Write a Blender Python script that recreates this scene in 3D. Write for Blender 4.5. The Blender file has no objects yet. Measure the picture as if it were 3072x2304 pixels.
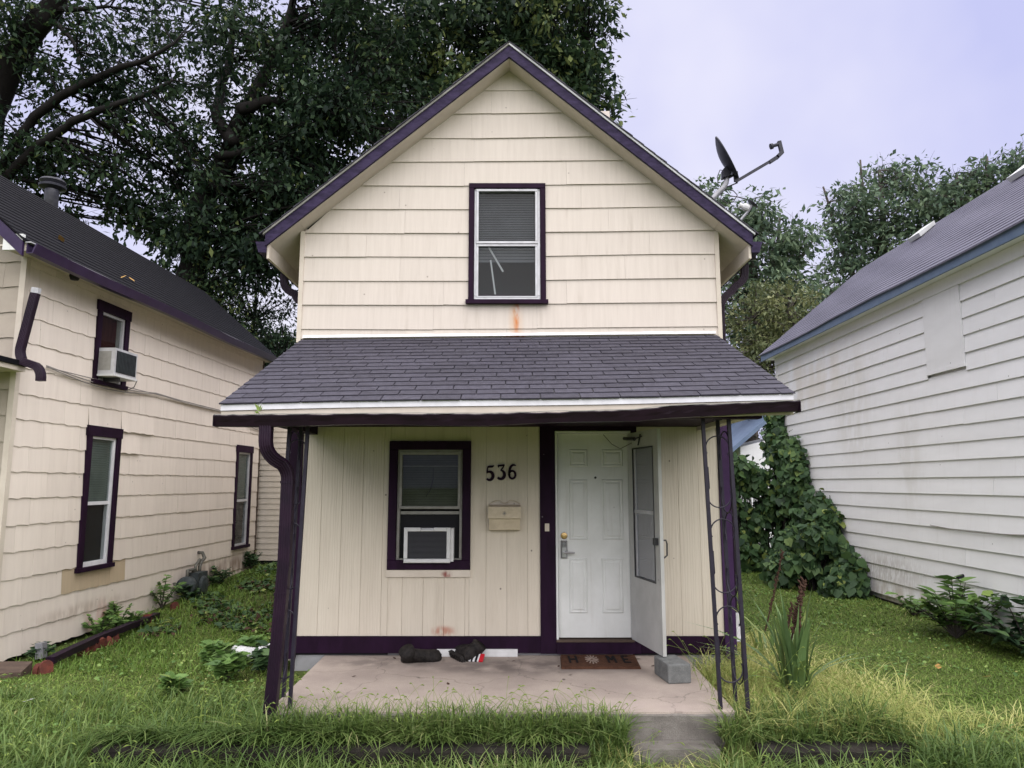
import bpy, math, random
import numpy as np
from mathutils import Vector, Matrix

random.seed(7)
RNG = np.random.default_rng(11)
SC = bpy.context.scene
COL = SC.collection
PI = math.pi

# ------------------------------------------------------------------ camera
CAM_Z = 1.78
FPX = 2150.0                       # focal length in pixels of the 3072 px wide photograph
TILT = math.radians(7.9)
cam_data = bpy.data.cameras.new('camera')
cam_data.sensor_width = 36.0
cam_data.lens = 36.0 * FPX / 3072.0
cam_data.clip_start = 0.05
cam_data.clip_end = 2000.0
cam = bpy.data.objects.new('camera', cam_data)
COL.objects.link(cam)
cam.location = (0, 0, CAM_Z)
cam.rotation_euler = (PI / 2 + TILT, 0, 0)
SC.camera = cam

# ------------------------------------------------------------------ sky and sun (overcast, raining)
SUN_DIR = Vector((-0.17, 0.38, -0.90)).normalized()     # the way the light travels
sun_az = math.atan2(-SUN_DIR.x, -SUN_DIR.y)
sun_el = math.asin(-SUN_DIR.z)
world = bpy.data.worlds.new('World')
SC.world = world
world.use_nodes = True
wn, wl = world.node_tree.nodes, world.node_tree.links
wn.clear()
w_out = wn.new('ShaderNodeOutputWorld')
w_sky = wn.new('ShaderNodeTexSky')
w_sky.sky_type = 'NISHITA'
w_sky.sun_disc = False
w_sky.sun_elevation = sun_el
w_sky.sun_rotation = sun_az
w_sky.air_density = 1.0
w_sky.dust_density = 4.0
w_hs = wn.new('ShaderNodeHueSaturation')
w_hs.inputs['Saturation'].default_value = 0.35
w_bg1 = wn.new('ShaderNodeBackground')
w_bg1.inputs['Strength'].default_value = 0.030
w_tc = wn.new('ShaderNodeTexCoord')
w_noise = wn.new('ShaderNodeTexNoise')
w_noise.inputs['Scale'].default_value = 2.6
w_noise.inputs['Detail'].default_value = 4.0
w_ramp = wn.new('ShaderNodeValToRGB')
w_ramp.color_ramp.elements[0].position = 0.3
w_ramp.color_ramp.elements[0].color = (0.60, 0.62, 0.97, 1)
w_ramp.color_ramp.elements[1].position = 0.7
w_ramp.color_ramp.elements[1].color = (0.92, 0.91, 1.06, 1)
w_bg2 = wn.new('ShaderNodeBackground')
w_bg2.inputs['Strength'].default_value = 0.238
w_mix = wn.new('ShaderNodeMixShader')
w_mix.inputs[0].default_value = 0.88
wl.new(w_sky.outputs[0], w_hs.inputs['Color'])
wl.new(w_hs.outputs[0], w_bg1.inputs['Color'])
wl.new(w_tc.outputs['Generated'], w_noise.inputs['Vector'])
wl.new(w_noise.outputs['Fac'], w_ramp.inputs[0])
wl.new(w_ramp.outputs[0], w_bg2.inputs['Color'])
wl.new(w_bg1.outputs[0], w_mix.inputs[1])
wl.new(w_bg2.outputs[0], w_mix.inputs[2])
wl.new(w_mix.outputs[0], w_out.inputs[0])

sun_data = bpy.data.lights.new('sun', 'SUN')
sun_data.energy = 1.5
sun_data.angle = math.radians(115)
sun_data.color = (1.0, 0.965, 0.925)
sun = bpy.data.objects.new('sun', sun_data)
COL.objects.link(sun)
sun.location = (-4, -8, 14)
sun.rotation_euler = SUN_DIR.to_track_quat('-Z', 'Y').to_euler()

SC.view_settings.view_transform = 'Standard'
SC.view_settings.look = 'None'
SC.view_settings.exposure = 2.12
SC.view_settings.gamma = 1.0
SC.view_settings.use_curve_mapping = False
SC.render.film_transparent = False
SC.cycles.use_denoising = True
SC.cycles.max_bounces = 6
SC.cycles.diffuse_bounces = 3
SC.cycles.glossy_bounces = 3
SC.cycles.transmission_bounces = 4
SC.cycles.transparent_max_bounces = 6
SC.cycles.caustics_reflective = False
SC.cycles.caustics_refractive = False
SC.cycles.sample_clamp_indirect = 4.0

# ------------------------------------------------------------------ measuring helpers
CT, ST = math.cos(TILT), math.sin(TILT)
def ray(px, py):
    a, b = (px - 1536.0) / FPX, -(py - 1152.0) / FPX
    return Vector((a, CT - b * ST, ST + b * CT))
def at(px, py, Y):                 # a point of the photograph at depth Y
    d = ray(px, py); t = Y / d.y
    return Vector((d.x * t, Y, CAM_Z + d.z * t))
def at_z(px, py, z):               # ... at height z
    d = ray(px, py); t = (z - CAM_Z) / d.z
    return Vector((d.x * t, d.y * t, z))
def at_x(px, py, X):               # ... on the plane x = X
    d = ray(px, py); t = X / d.x
    return Vector((X, d.y * t, CAM_Z + d.z * t))

# ------------------------------------------------------------------ object helpers
WORLD_AT = {}
def wat(o):
    return WORLD_AT.get(o.name, Vector((0, 0, 0)))
def tag(o, label=None, cat=None, group=None, kind=None):
    if label: o['label'] = label
    if cat: o['category'] = cat
    if group: o['group'] = group
    if kind: o['kind'] = kind
    return o
def thing(name, label, cat, loc, group=None, kind=None):
    o = bpy.data.objects.new(name, None)
    o.empty_display_size = 0.1
    COL.objects.link(o)
    o.location = loc
    WORLD_AT[o.name] = Vector(loc)
    return tag(o, label, cat, group, kind)
def link(name, me, parent, loc):
    o = bpy.data.objects.new(name, me)
    COL.objects.link(o)
    loc = Vector(loc)
    WORLD_AT[o.name] = loc
    if parent is not None:
        o.parent = parent
        o.location = loc - wat(parent)
    else:
        o.location = loc
    return o
def add(name, verts, faces, mat, parent=None, smooth=False):
    """one mesh object from world-space vertices, its origin at the middle of its base"""
    v = np.array([tuple(p) for p in verts], dtype=float)
    lo, hi = v.min(0), v.max(0)
    c = np.array([(lo[0] + hi[0]) / 2, (lo[1] + hi[1]) / 2, lo[2]])
    me = bpy.data.meshes.new(name)
    me.from_pydata((v - c).tolist(), [], faces)
    me.materials.append(mat)
    if smooth:
        me.polygons.foreach_set('use_smooth', [True] * len(me.polygons))
    me.update()
    return link(name, me, parent, c)
def add_np(name, verts, groups, mat, parent=None, attr=None, smooth=False):
    """verts (N,3); groups: list of (M,k) index arrays; attr: per-vertex float named rnd"""
    c = np.array([verts[:, 0].mean(), verts[:, 1].mean(), verts[:, 2].min()])
    me = bpy.data.meshes.new(name)
    me.vertices.add(len(verts))
    me.vertices.foreach_set('co', (verts - c).astype(np.float32).ravel())
    nl = sum(g.size for g in groups); npoly = sum(len(g) for g in groups)
    me.loops.add(nl)
    me.loops.foreach_set('vertex_index', np.concatenate([g.ravel() for g in groups]).astype(np.int32))
    me.polygons.add(npoly)
    starts, s = [], 0
    for g in groups:
        k = g.shape[1]
        starts.append(s + np.arange(len(g)) * k); s += g.size
    me.polygons.foreach_set('loop_start', np.concatenate(starts).astype(np.int32))
    if smooth:
        me.polygons.foreach_set('use_smooth', np.ones(npoly, dtype=bool))
    me.update(calc_edges=True)
    if attr is not None:
        a = me.attributes.new('rnd', 'FLOAT', 'POINT')
        a.data.foreach_set('value', attr.astype(np.float32))
    me.materials.append(mat)
    return link(name, me, parent, c)

class MB:
    """collects simple solids, then builds them as one mesh"""
    def __init__(self): self.v, self.f = [], []
    def raw(self, vs, fs):
        n = len(self.v); self.v += [tuple(p) for p in vs]
        self.f += [tuple(i + n for i in f) for f in fs]; return self
    def hexa(self, p):             # 8 points: bottom ring 0-3, top ring 4-7
        return self.raw(p, [(0, 3, 2, 1), (4, 5, 6, 7), (0, 1, 5, 4), (1, 2, 6, 5), (2, 3, 7, 6), (3, 0, 4, 7)])
    def box(self, x0, x1, y0, y1, z0, z1):
        return self.hexa([(x0, y0, z0), (x1, y0, z0), (x1, y1, z0), (x0, y1, z0),
                          (x0, y0, z1), (x1, y0, z1), (x1, y1, z1), (x0, y1, z1)])
    def cbox(self, x0, x1, y0, y1, z0, z1, b=0.006):     # box with its front (low y) edges chamfered
        v = [(x0, y1, z0), (x1, y1, z0), (x1, y1, z1), (x0, y1, z1),
             (x0, y0 + b, z0), (x1, y0 + b, z0), (x1, y0 + b, z1), (x0, y0 + b, z1),
             (x0 + b, y0, z0 + b), (x1 - b, y0, z0 + b), (x1 - b, y0, z1 - b), (x0 + b, y0, z1 - b)]
        f = [(0, 3, 2, 1)] + [(i, (i + 1) % 4, 4 + (i + 1) % 4, 4 + i) for i in range(4)] \
            + [(4 + i, 4 + (i + 1) % 4, 8 + (i + 1) % 4, 8 + i) for i in range(4)] + [(8, 9, 10, 11)]
        return self.raw(v, f)
    def bar(self, p, q, w, h, up=(0, 0, 1)):            # square bar between two points
        p, q = Vector(p), Vector(q); d = (q - p).normalized(); up = Vector(up)
        s = d.cross(up)
        if s.length < 1e-4: s = d.cross(Vector((1, 0, 0)))
        s.normalize(); u = s.cross(d).normalized()
        s *= w / 2; u *= h / 2
        return self.hexa([p - s - u, p + s - u, q + s - u, q - s - u, p - s + u, p + s + u, q + s + u, q - s + u])
    def tube(self, pts, r, n=8, cap=True):
        pts = [Vector(p) for p in pts]; rr = r if isinstance(r, (list, tuple)) else [r] * len(pts)
        base = len(self.v); prev = None
        for i, p in enumerate(pts):
            d = (pts[min(i + 1, len(pts) - 1)] - pts[max(i - 1, 0)])
            d = d.normalized() if d.length > 1e-9 else Vector((0, 0, 1))
            if prev is None:
                a = d.cross(Vector((0, 0, 1)))
                if a.length < 1e-3: a = d.cross(Vector((1, 0, 0)))
            else:
                a = prev - d * prev.dot(d)
            a.normalize(); prev = a; b = d.cross(a)
            for k in range(n):
                t = 2 * PI * k / n
                self.v.append(tuple(p + (a * math.cos(t) + b * math.sin(t)) * rr[i]))
        for i in range(len(pts) - 1):
            for k in range(n):
                a0 = base + i * n + k; a1 = base + i * n + (k + 1) % n
                self.f.append((a0, a1, a1 + n, a0 + n))
        if cap:
            self.f.append(tuple(base + k for k in reversed(range(n))))
            e = base + (len(pts) - 1) * n
            self.f.append(tuple(e + k for k in range(n)))
        return self
    def sweep(self, pts, prof, up=(0, 0, 1), cap=True, scale=None):   # 2D closed profile (side, up) along a path
        pts = [Vector(p) for p in pts]; up = Vector(up); n = len(prof); base = len(self.v)
        for i, p in enumerate(pts):
            d = (pts[min(i + 1, len(pts) - 1)] - pts[max(i - 1, 0)]).normalized()
            s = d.cross(up)
            if s.length < 1e-3: s = d.cross(Vector((0, 1, 0)))
            s.normalize(); u = s.cross(d)
            k = scale[i] if scale else 1.0
            for (a, b) in prof:
                self.v.append(tuple(p + s * a * k + u * b * k))
        for i in range(len(pts) - 1):
            for k in range(n):
                a0 = base + i * n + k; a1 = base + i * n + (k + 1) % n
                self.f.append((a0, a1, a1 + n, a0 + n))
        if cap:
            self.f.append(tuple(base + k for k in reversed(range(n))))
            e = base + (len(pts) - 1) * n
            self.f.append(tuple(e + k for k in range(n)))
        return self
    def lathe(self, c, axis, prof, n=20):               # prof: (radius, distance along axis)
        c, axis = Vector(c), Vector(axis).normalized()
        a = axis.cross(Vector((0, 0, 1)))
        if a.length < 1e-3: a = axis.cross(Vector((1, 0, 0)))
        a.normalize(); b = axis.cross(a); base = len(self.v)
        for (r, h) in prof:
            for k in range(n):
                t = 2 * PI * k / n
                self.v.append(tuple(c + axis * h + (a * math.cos(t) + b * math.sin(t)) * r))
        for i in range(len(prof) - 1):
            for k in range(n):
                a0 = base + i * n + k; a1 = base + i * n + (k + 1) % n
                self.f.append((a0, a1, a1 + n, a0 + n))
        self.f.append(tuple(base + k for k in reversed(range(n))))
        e = base + (len(prof) - 1) * n
        self.f.append(tuple(e + k for k in range(n)))
        return self
    def xf(self, m):
        self.v = [tuple(m @ Vector(p)) for p in self.v]; return self
    def build(self, name, mat, parent=None, smooth=False):
        return add(name, self.v, self.f, mat, parent, smooth)
def B(name, mat, parent, x0, x1, y0, y1, z0, z1):
    return MB().box(x0, x1, y0, y1, z0, z1).build(name, mat, parent)

# ------------------------------------------------------------------ materials
def M(name, c1, c2=None, rough=0.75, nscale=4.0, stretch=(1, 1, 1), bump=0.0, bscale=60.0, bstretch=(1, 1, 1),
      objvar=0.0, spec=0.14, metal=0.0, stains=(), attr=None, translucent=0.0, bdist=0.01, wave=None, fine=0.0, offset=True,
      contrast=(0.3, 0.7), coat=0.0, specks=0.0, grime=0.0, speck_col=(0.10, 0.075, 0.06), cracks=0.0):
    m = bpy.data.materials.new(name); m.use_nodes = True
    nt = m.node_tree; N, L = nt.nodes, nt.links
    bs = N['Principled BSDF']
    geo = N.new('ShaderNodeNewGeometry'); oi = N.new('ShaderNodeObjectInfo')
    off = N.new('ShaderNodeVectorMath'); off.operation = 'MULTIPLY_ADD'
    comb = N.new('ShaderNodeCombineXYZ')
    for i in range(3): L.new(oi.outputs['Random'], comb.inputs[i])
    L.new(comb.outputs[0], off.inputs[0])
    off.inputs[1].default_value = (37, 53, 71) if offset else (0, 0, 0)
    L.new(geo.outputs['Position'], off.inputs[2])
    def mapped(st):
        mp = N.new('ShaderNodeVectorMath'); mp.operation = 'MULTIPLY'
        mp.inputs[1].default_value = st; L.new(off.outputs[0], mp.inputs[0]); return mp.outputs[0]
    def noise(scale, st, detail=5.0, r=0.6):
        n = N.new('ShaderNodeTexNoise'); n.inputs['Scale'].default_value = scale
        n.inputs['Detail'].default_value = detail; n.inputs['Roughness'].default_value = r
        L.new(mapped(st), n.inputs['Vector']); return n.outputs['Fac']
    def mixc(fac, a, b, blend='MIX'):
        mx = N.new('ShaderNodeMix'); mx.data_type = 'RGBA'; mx.blend_type = blend
        if isinstance(fac, (int, float)): mx.inputs[0].default_value = fac
        else: L.new(fac, mx.inputs[0])
        for sock, val in ((mx.inputs[6], a), (mx.inputs[7], b)):
            if isinstance(val, tuple): sock.default_value = (*val[:3], 1)
            else: L.new(val, sock)
        return mx.outputs[2]
    def rng(fac, a, b, c=0.0, d=1.0):
        mr = N.new('ShaderNodeMapRange'); mr.interpolation_type = 'SMOOTHSTEP'
        L.new(fac, mr.inputs[0])
        for i, x in enumerate((a, b, c, d)): mr.inputs[1 + i].default_value = x
        return mr.outputs[0]
    def math_(op, a, b):
        mm = N.new('ShaderNodeMath'); mm.operation = op
        for s, x in ((mm.inputs[0], a), (mm.inputs[1], b)):
            if isinstance(x, (int, float)): s.default_value = x
            else: L.new(x, s)
        return mm.outputs[0]
    col = c1
    if attr:
        at_ = N.new('ShaderNodeAttribute'); at_.attribute_name = 'rnd'
        rp = N.new('ShaderNodeValToRGB'); rp.color_ramp.interpolation = 'LINEAR'
        els = rp.color_ramp.elements
        while len(els) < len(attr): els.new(0.5)
        for e, (p, cc) in zip(els, attr): e.position = p; e.color = (*cc, 1)
        L.new(at_.outputs['Fac'], rp.inputs[0]); col = rp.outputs[0]
    if c2 is not None:
        f = rng(noise(nscale, stretch), contrast[0], contrast[1])
        col = mixc(f, col, c2)
    if fine:
        f = rng(noise(260.0, (1, 1, 1), 2.0), 0.25, 0.75, 1 - fine, 1 + fine)
        col = mixc(1.0, col, f, 'MULTIPLY')
    if grime:                                     # long rain streaks of dirt
        f = rng(noise(1.0, (14, 14, 0.9), 6.0, 0.7), 0.52, 0.78, 0.0, grime)
        col = mixc(f, col, (0.30, 0.25, 0.19))
    if specks:                                    # nail heads, chips and specks
        vo = N.new('ShaderNodeTexVoronoi'); vo.inputs['Scale'].default_value = 4.5; vo.inputs['Randomness'].default_value = 1.0
        L.new(off.outputs[0], vo.inputs['Vector'])
        f = rng(vo.outputs['Distance'], 0.05, 0.028, 0.0, specks)
        col = mixc(f, col, speck_col)
    if cracks:
        vo = N.new('ShaderNodeTexVoronoi'); vo.feature = 'DISTANCE_TO_EDGE'; vo.inputs['Scale'].default_value = 0.75
        dn = N.new('ShaderNodeTexNoise'); dn.inputs['Scale'].default_value = 5.0; dn.inputs['Detail'].default_value = 4.0
        L.new(off.outputs[0], dn.inputs['Vector'])
        ma = N.new('ShaderNodeVectorMath'); ma.operation = 'MULTIPLY_ADD'; ma.inputs[1].default_value = (.22, .22, .22)
        L.new(dn.outputs['Color'], ma.inputs[0]); L.new(off.outputs[0], ma.inputs[2]); L.new(ma.outputs[0], vo.inputs['Vector'])
        col = mixc(rng(vo.outputs['Distance'], 0.006, 0.002, 0.0, cracks), col, (0.05, 0.042, 0.038))
    if objvar:
        f = math_('ADD', 1 - objvar / 2, math_('MULTIPLY', oi.outputs['Random'], objvar))
        col = mixc(1.0, col, f, 'MULTIPLY')
    for (cen, rad, scol, amt, ns) in stains:      # patches with a place and an uneven outline of their own
        sb = N.new('ShaderNodeVectorMath'); sb.operation = 'SUBTRACT'
        L.new(geo.outputs['Position'], sb.inputs[0]); sb.inputs[1].default_value = cen
        dv = N.new('ShaderNodeVectorMath'); dv.operation = 'DIVIDE'
        L.new(sb.outputs[0], dv.inputs[0]); dv.inputs[1].default_value = rad
        ln = N.new('ShaderNodeVectorMath'); ln.operation = 'LENGTH'; L.new(dv.outputs[0], ln.inputs[0])
        nz = N.new('ShaderNodeTexNoise'); nz.inputs['Scale'].default_value = ns; nz.inputs['Detail'].default_value = 5
        mp = N.new('ShaderNodeVectorMath'); mp.operation = 'MULTIPLY'; mp.inputs[1].default_value = (1, 1, 0.35)
        L.new(geo.outputs['Position'], mp.inputs[0]); L.new(mp.outputs[0], nz.inputs['Vector'])
        inside = rng(ln.outputs['Value'], 1.0, 0.2)
        f = math_('MULTIPLY', inside, rng(nz.outputs['Fac'], 0.3, 0.62))
        col = mixc(math_('MULTIPLY', f, amt), col, scol)
    if isinstance(col, tuple): bs.inputs['Base Color'].default_value = (*col[:3], 1)
    else: L.new(col, bs.inputs['Base Color'])
    bs.inputs['Roughness'].default_value = rough
    bs.inputs['Specular IOR Level'].default_value = spec
    bs.inputs['Metallic'].default_value = metal
    if coat: bs.inputs['Coat Weight'].default_value = coat; bs.inputs['Coat Roughness'].default_value = 0.15
    h = None
    if wave:
        wv = N.new('ShaderNodeTexWave'); wv.wave_type = 'BANDS'; wv.bands_direction = wave[0]
        wv.inputs['Scale'].default_value = wave[1]; wv.inputs['Distortion'].default_value = wave[2]
        wv.inputs['Detail'].default_value = 2.5; wv.inputs['Detail Scale'].default_value = wave[4]
        L.new(mapped(wave[3]), wv.inputs['Vector']); h = wv.outputs['Fac']
    if bump:
        hn = noise(bscale, bstretch, 4.0)
        h = hn if h is None else math_('ADD', h, math_('MULTIPLY', hn, 0.6))
    if h is not None:
        bp = N.new('ShaderNodeBump'); bp.inputs['Strength'].default_value = bump or 0.3
        bp.inputs['Distance'].default_value = bdist
        L.new(h, bp.inputs['Height']); L.new(bp.outputs[0], bs.inputs['Normal'])
    if translucent:
        tr = N.new('ShaderNodeBsdfTranslucent'); mx = N.new('ShaderNodeMixShader')
        if isinstance(col, tuple): tr.inputs[0].default_value = (*col[:3], 1)
        else: L.new(col, tr.inputs[0])
        mx.inputs[0].default_value = translucent
        out = [n for n in N if n.type == 'OUTPUT_MATERIAL'][0]
        L.new(bs.outputs[0], mx.inputs[1]); L.new(tr.outputs[0], mx.inputs[2]); L.new(mx.outputs[0], out.inputs[0])
    return m
def glass_mat(name, tint=(0.8, 0.85, 0.85), refl=0.08, ior=1.22, haze=0.0, hcol=(0.3, 0.3, 0.3)):
    m = bpy.data.materials.new(name); m.use_nodes = True
    N, L = m.node_tree.nodes, m.node_tree.links; N.clear()
    out = N.new('ShaderNodeOutputMaterial'); tr = N.new('ShaderNodeBsdfTransparent'); tr.inputs[0].default_value = (*tint, 1)
    gl = N.new('ShaderNodeBsdfGlossy'); gl.inputs['Roughness'].default_value = 0.02
    lw = N.new('ShaderNodeLayerWeight'); lw.inputs['Blend'].default_value = 0.5
    fr = N.new('ShaderNodeMath'); fr.operation = 'POWER'; fr.inputs[1].default_value = 5.0; L.new(lw.outputs['Facing'], fr.inputs[0])
    ad = N.new('ShaderNodeMath'); ad.operation = 'ADD'; ad.inputs[1].default_value = refl + .012; ad.use_clamp = True
    L.new(fr.outputs[0], ad.inputs[0])
    mx = N.new('ShaderNodeMixShader'); L.new(ad.outputs[0], mx.inputs[0])
    first = tr.outputs[0]
    if haze:
        df = N.new('ShaderNodeBsdfDiffuse'); df.inputs[0].default_value = (*hcol, 1)
        m2 = N.new('ShaderNodeMixShader'); m2.inputs[0].default_value = haze
        L.new(tr.outputs[0], m2.inputs[1]); L.new(df.outputs[0], m2.inputs[2]); first = m2.outputs[0]
    L.new(first, mx.inputs[1]); L.new(gl.outputs[0], mx.inputs[2]); L.new(mx.outputs[0], out.inputs[0])
    return m

YW = 7.17                                   # the front wall of the small house
p_rust = at(1549, 960, YW)
p_sill = at(1341, 1722, YW)
p_base = at(1330, 1893, YW)
MAT = {}
MAT['siding'] = M('cream painted lap siding', (0.60, 0.540, 0.475), (0.56, 0.502, 0.44), rough=0.6, nscale=3.0, stretch=(9, 1, 0.5),
    bump=0.22, bscale=55, bstretch=(3.2, 1, 0.10), objvar=0.03, bdist=0.006, specks=0.5, grime=0.28,
    stains=[((p_rust.x, YW, p_rust.z + 0.06), (0.045, 0.3, 0.30), (0.52, 0.13, 0.02), 1.0, 20), ((p_rust.x, YW, p_rust.z), (0.10, 0.3, 0.34), (0.55, 0.30, 0.12), 0.5, 9),
            ((p_rust.x, YW, p_rust.z - 0.17), (0.16, 0.3, 0.05), (0.48, 0.15, 0.04), 1.0, 22)])
MAT['grooved'] = M('cream painted wood-grain panel siding', (0.60, 0.54, 0.445), (0.56, 0.50, 0.41), rough=0.6, nscale=2.5,
    stretch=(3, 1, 0.6), bump=0.26, bscale=40, bstretch=(3.0, 1, 0.12), objvar=0.04, bdist=0.004, specks=0.8, grime=0.3, wave=('X', 11.0, 9.0, (1, 1, 0.14), 1.1),
    stains=[((p_base.x, YW, p_base.z), (0.16, 0.3, 0.07), (0.36, 0.11, 0.06), 0.75, 30)])
MAT['cream'] = M('cream painted trim', (0.60, 0.538, 0.455), (0.54, 0.48, 0.40), rough=0.6, nscale=6, bump=0.1, bscale=40,
    stains=[((p_sill.x, YW, p_sill.z), (0.07, 0.3, 0.05), (0.20, 0.035, 0.03), 0.9, 30)])
MAT['soffit'] = M('cream painted soffit', (0.59, 0.53, 0.45), (0.52, 0.465, 0.39), rough=0.7, nscale=5)
MAT['purple'] = M('dark purple painted wood', (0.011, 0.0035, 0.0115), (0.019, 0.006, 0.021), rough=0.6, nscale=9, spec=0.1, specks=0.55, speck_col=(0.30, 0.28, 0.30), stretch=(1, 1, 0.3), bump=0.12, bscale=40, bstretch=(1, 1, 0.2), objvar=0.15)
MAT['fascia'] = M('faded purple fascia paint', (0.040, 0.028, 0.070), (0.018, 0.012, 0.034), rough=0.6, nscale=7, stretch=(1.5, 1, 4.0), bump=0.35, bscale=45, bstretch=(1, 1, 3), objvar=0.1)
MAT['gutter'] = M('dark purple enamelled metal', (0.010, 0.003, 0.010), (0.016, 0.005, 0.015), rough=0.45, nscale=6, spec=0.3, objvar=0.15, bump=0.05, bscale=12)
MAT['spout'] = M('purple enamelled downspout metal', (0.0085, 0.0025, 0.010), (0.016, 0.005, 0.016), rough=0.45, nscale=5, spec=0.25, bump=0.04, bscale=20)
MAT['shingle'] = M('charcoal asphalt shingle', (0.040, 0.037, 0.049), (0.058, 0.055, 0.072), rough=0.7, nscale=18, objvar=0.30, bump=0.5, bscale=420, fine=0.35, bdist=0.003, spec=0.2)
MAT['shingle_dark'] = M('dark asphalt roof of the neighbouring house', (0.003, 0.003, 0.0048), (0.0055, 0.0052, 0.008), rough=0.75, nscale=9, objvar=0.25, fine=0.3, bump=0.3, bscale=300)  # near-black asphalt of the neighbouring house
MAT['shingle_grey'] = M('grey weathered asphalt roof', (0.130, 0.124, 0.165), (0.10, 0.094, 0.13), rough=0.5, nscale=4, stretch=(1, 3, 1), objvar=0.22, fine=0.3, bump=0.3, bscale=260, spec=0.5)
MAT['white'] = M('white painted metal', (0.72, 0.72, 0.74), (0.62, 0.62, 0.64), rough=0.45, nscale=8)
MAT['white_dirty'] = M('worn white painted door', (0.70, 0.71, 0.69), (0.62, 0.63, 0.605), rough=0.4, nscale=3.5, bump=0.03, bscale=30, specks=0.35, grime=0.25)
MAT['alu'] = M('dull aluminium sash', (0.55, 0.55, 0.57), (0.45, 0.45, 0.46), rough=0.4, nscale=10, metal=0.15)
MAT['alu_grey'] = M('grey weathered aluminium frame', (0.30, 0.295, 0.27), (0.23, 0.22, 0.20), rough=0.5, nscale=10)
MAT['black'] = M('black metal', (0.012, 0.012, 0.014), rough=0.4, spec=0.5)
MAT['inside'] = M('dim room behind the glass', (0.020, 0.020, 0.022), rough=0.9)
MAT['blind'] = M('grey slatted blind', (0.15, 0.15, 0.165), (0.12, 0.12, 0.13), rough=0.6, nscale=5, objvar=0.1)
MAT['blind_white'] = M('white blind slat', (0.55, 0.55, 0.56), rough=0.5)
MAT['curtain'] = M('green grey curtain', (0.16, 0.165, 0.13), (0.13, 0.135, 0.105), rough=0.8, nscale=8)
MAT['storm'] = M('greyed white storm door', (0.50, 0.50, 0.48), (0.42, 0.42, 0.40), rough=0.5, nscale=4, specks=0.4, grime=0.3)
MAT['curtain_green'] = M('pale green window blind', (0.20, 0.245, 0.215), (0.15, 0.185, 0.165), rough=0.8, nscale=6)
MAT['curtain_red'] = M('dark red brown curtain', (0.05, 0.016, 0.014), (0.09, 0.035, 0.03), rough=0.9, nscale=30, stretch=(1, 1, 0.2))
MAT['glass'] = glass_mat('window glass', (0.80, 0.82, 0.82), 0.0)
MAT['glass_storm'] = glass_mat('dusty storm door glass', (0.55, 0.57, 0.60), 0.05, haze=0.35, hcol=(0.35, 0.36, 0.40))
MAT['concrete'] = M('worn pinkish concrete', (0.42, 0.355, 0.305), (0.33, 0.275, 0.24), rough=0.8, nscale=2.2, bump=0.35, bscale=90, fine=0.22, specks=0.7, cracks=0.3, grime=0.0,
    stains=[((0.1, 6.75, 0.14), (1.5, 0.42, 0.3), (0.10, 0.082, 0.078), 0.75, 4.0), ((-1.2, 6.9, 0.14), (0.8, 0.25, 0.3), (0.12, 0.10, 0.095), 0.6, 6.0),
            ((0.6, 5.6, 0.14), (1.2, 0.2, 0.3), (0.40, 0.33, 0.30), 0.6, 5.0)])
MAT['concrete_grey'] = M('grey rough concrete', (0.20, 0.185, 0.165), (0.13, 0.118, 0.105), rough=0.9, nscale=6, bump=0.6, bscale=110, fine=0.25)
MAT['concrete_dark'] = M('dark mossy concrete kerb', (0.016, 0.014, 0.013), (0.034, 0.030, 0.025), rough=0.95, nscale=9, bump=0.8, bscale=70, fine=0.3)
MAT['block'] = M('grey concrete block', (0.20, 0.205, 0.20), (0.14, 0.145, 0.14), rough=0.95, nscale=14, bump=0.7, bscale=140, fine=0.25)
MAT['foundation'] = M('grey foundation concrete', (0.33, 0.33, 0.34), (0.25, 0.25, 0.25), rough=0.9, nscale=5, bump=0.3, bscale=60)
MAT['mailbox'] = M('cream painted metal mailbox', (0.55, 0.47, 0.345), (0.47, 0.40, 0.29), rough=0.5, nscale=18, bump=0.15, bscale=50)
MAT['coir'] = M('brown coir mat', (0.105, 0.050, 0.030), (0.07, 0.033, 0.021), rough=1.0, nscale=20, bump=1.0, bscale=320, fine=0.4)
MAT['coir_dark'] = M('black mat print', (0.014, 0.013, 0.014), rough=1.0, bump=0.8, bscale=320)
MAT['coir_pale'] = M('pale mat print', (0.30, 0.23, 0.19), rough=1.0, bump=0.8, bscale=320)
MAT['brass'] = M('brass', (0.55, 0.38, 0.17), rough=0.3, metal=0.9)
MAT['steel'] = M('satin steel', (0.42, 0.42, 0.43), (0.34, 0.34, 0.35), rough=0.32, metal=0.8, nscale=12)
MAT['iron'] = M('black violet painted iron', (0.012, 0.009, 0.018), (0.020, 0.016, 0.029), rough=0.5, nscale=20, spec=0.3, bump=0.1, bscale=80)
MAT['purple_lit'] = M('lit copy of the purple trim paint', (0.046, 0.020, 0.066), (0.034, 0.014, 0.05), rough=0.5, nscale=8, spec=0.15, bump=0.1, bscale=40)  # brighter copy of the purple paint, the open corner's light in its colour
MAT['purple_gutter'] = M('glossy deep purple gutter', (0.022, 0.010, 0.040), (0.034, 0.018, 0.06), rough=0.3, nscale=6, spec=0.4)
MAT['louvre'] = M('grey louvre plastic', (0.07, 0.07, 0.078), rough=0.6)
MAT['vent'] = M('dark weathered vent steel', (0.10, 0.10, 0.11), (0.06, 0.06, 0.068), rough=0.4, metal=0.5, nscale=9)
MAT['grille'] = M('dark grey plastic grille', (0.02, 0.02, 0.023), rough=0.6)
MAT['plastic'] = M('white plastic', (0.62, 0.62, 0.62), (0.55, 0.55, 0.545), rough=0.4, nscale=12)
MAT['wood_brown'] = M('old brown board', (0.10, 0.072, 0.055), (0.07, 0.05, 0.04), rough=0.85, nscale=5, stretch=(1, 6, 1), bump=0.3, bscale=60)
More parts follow.
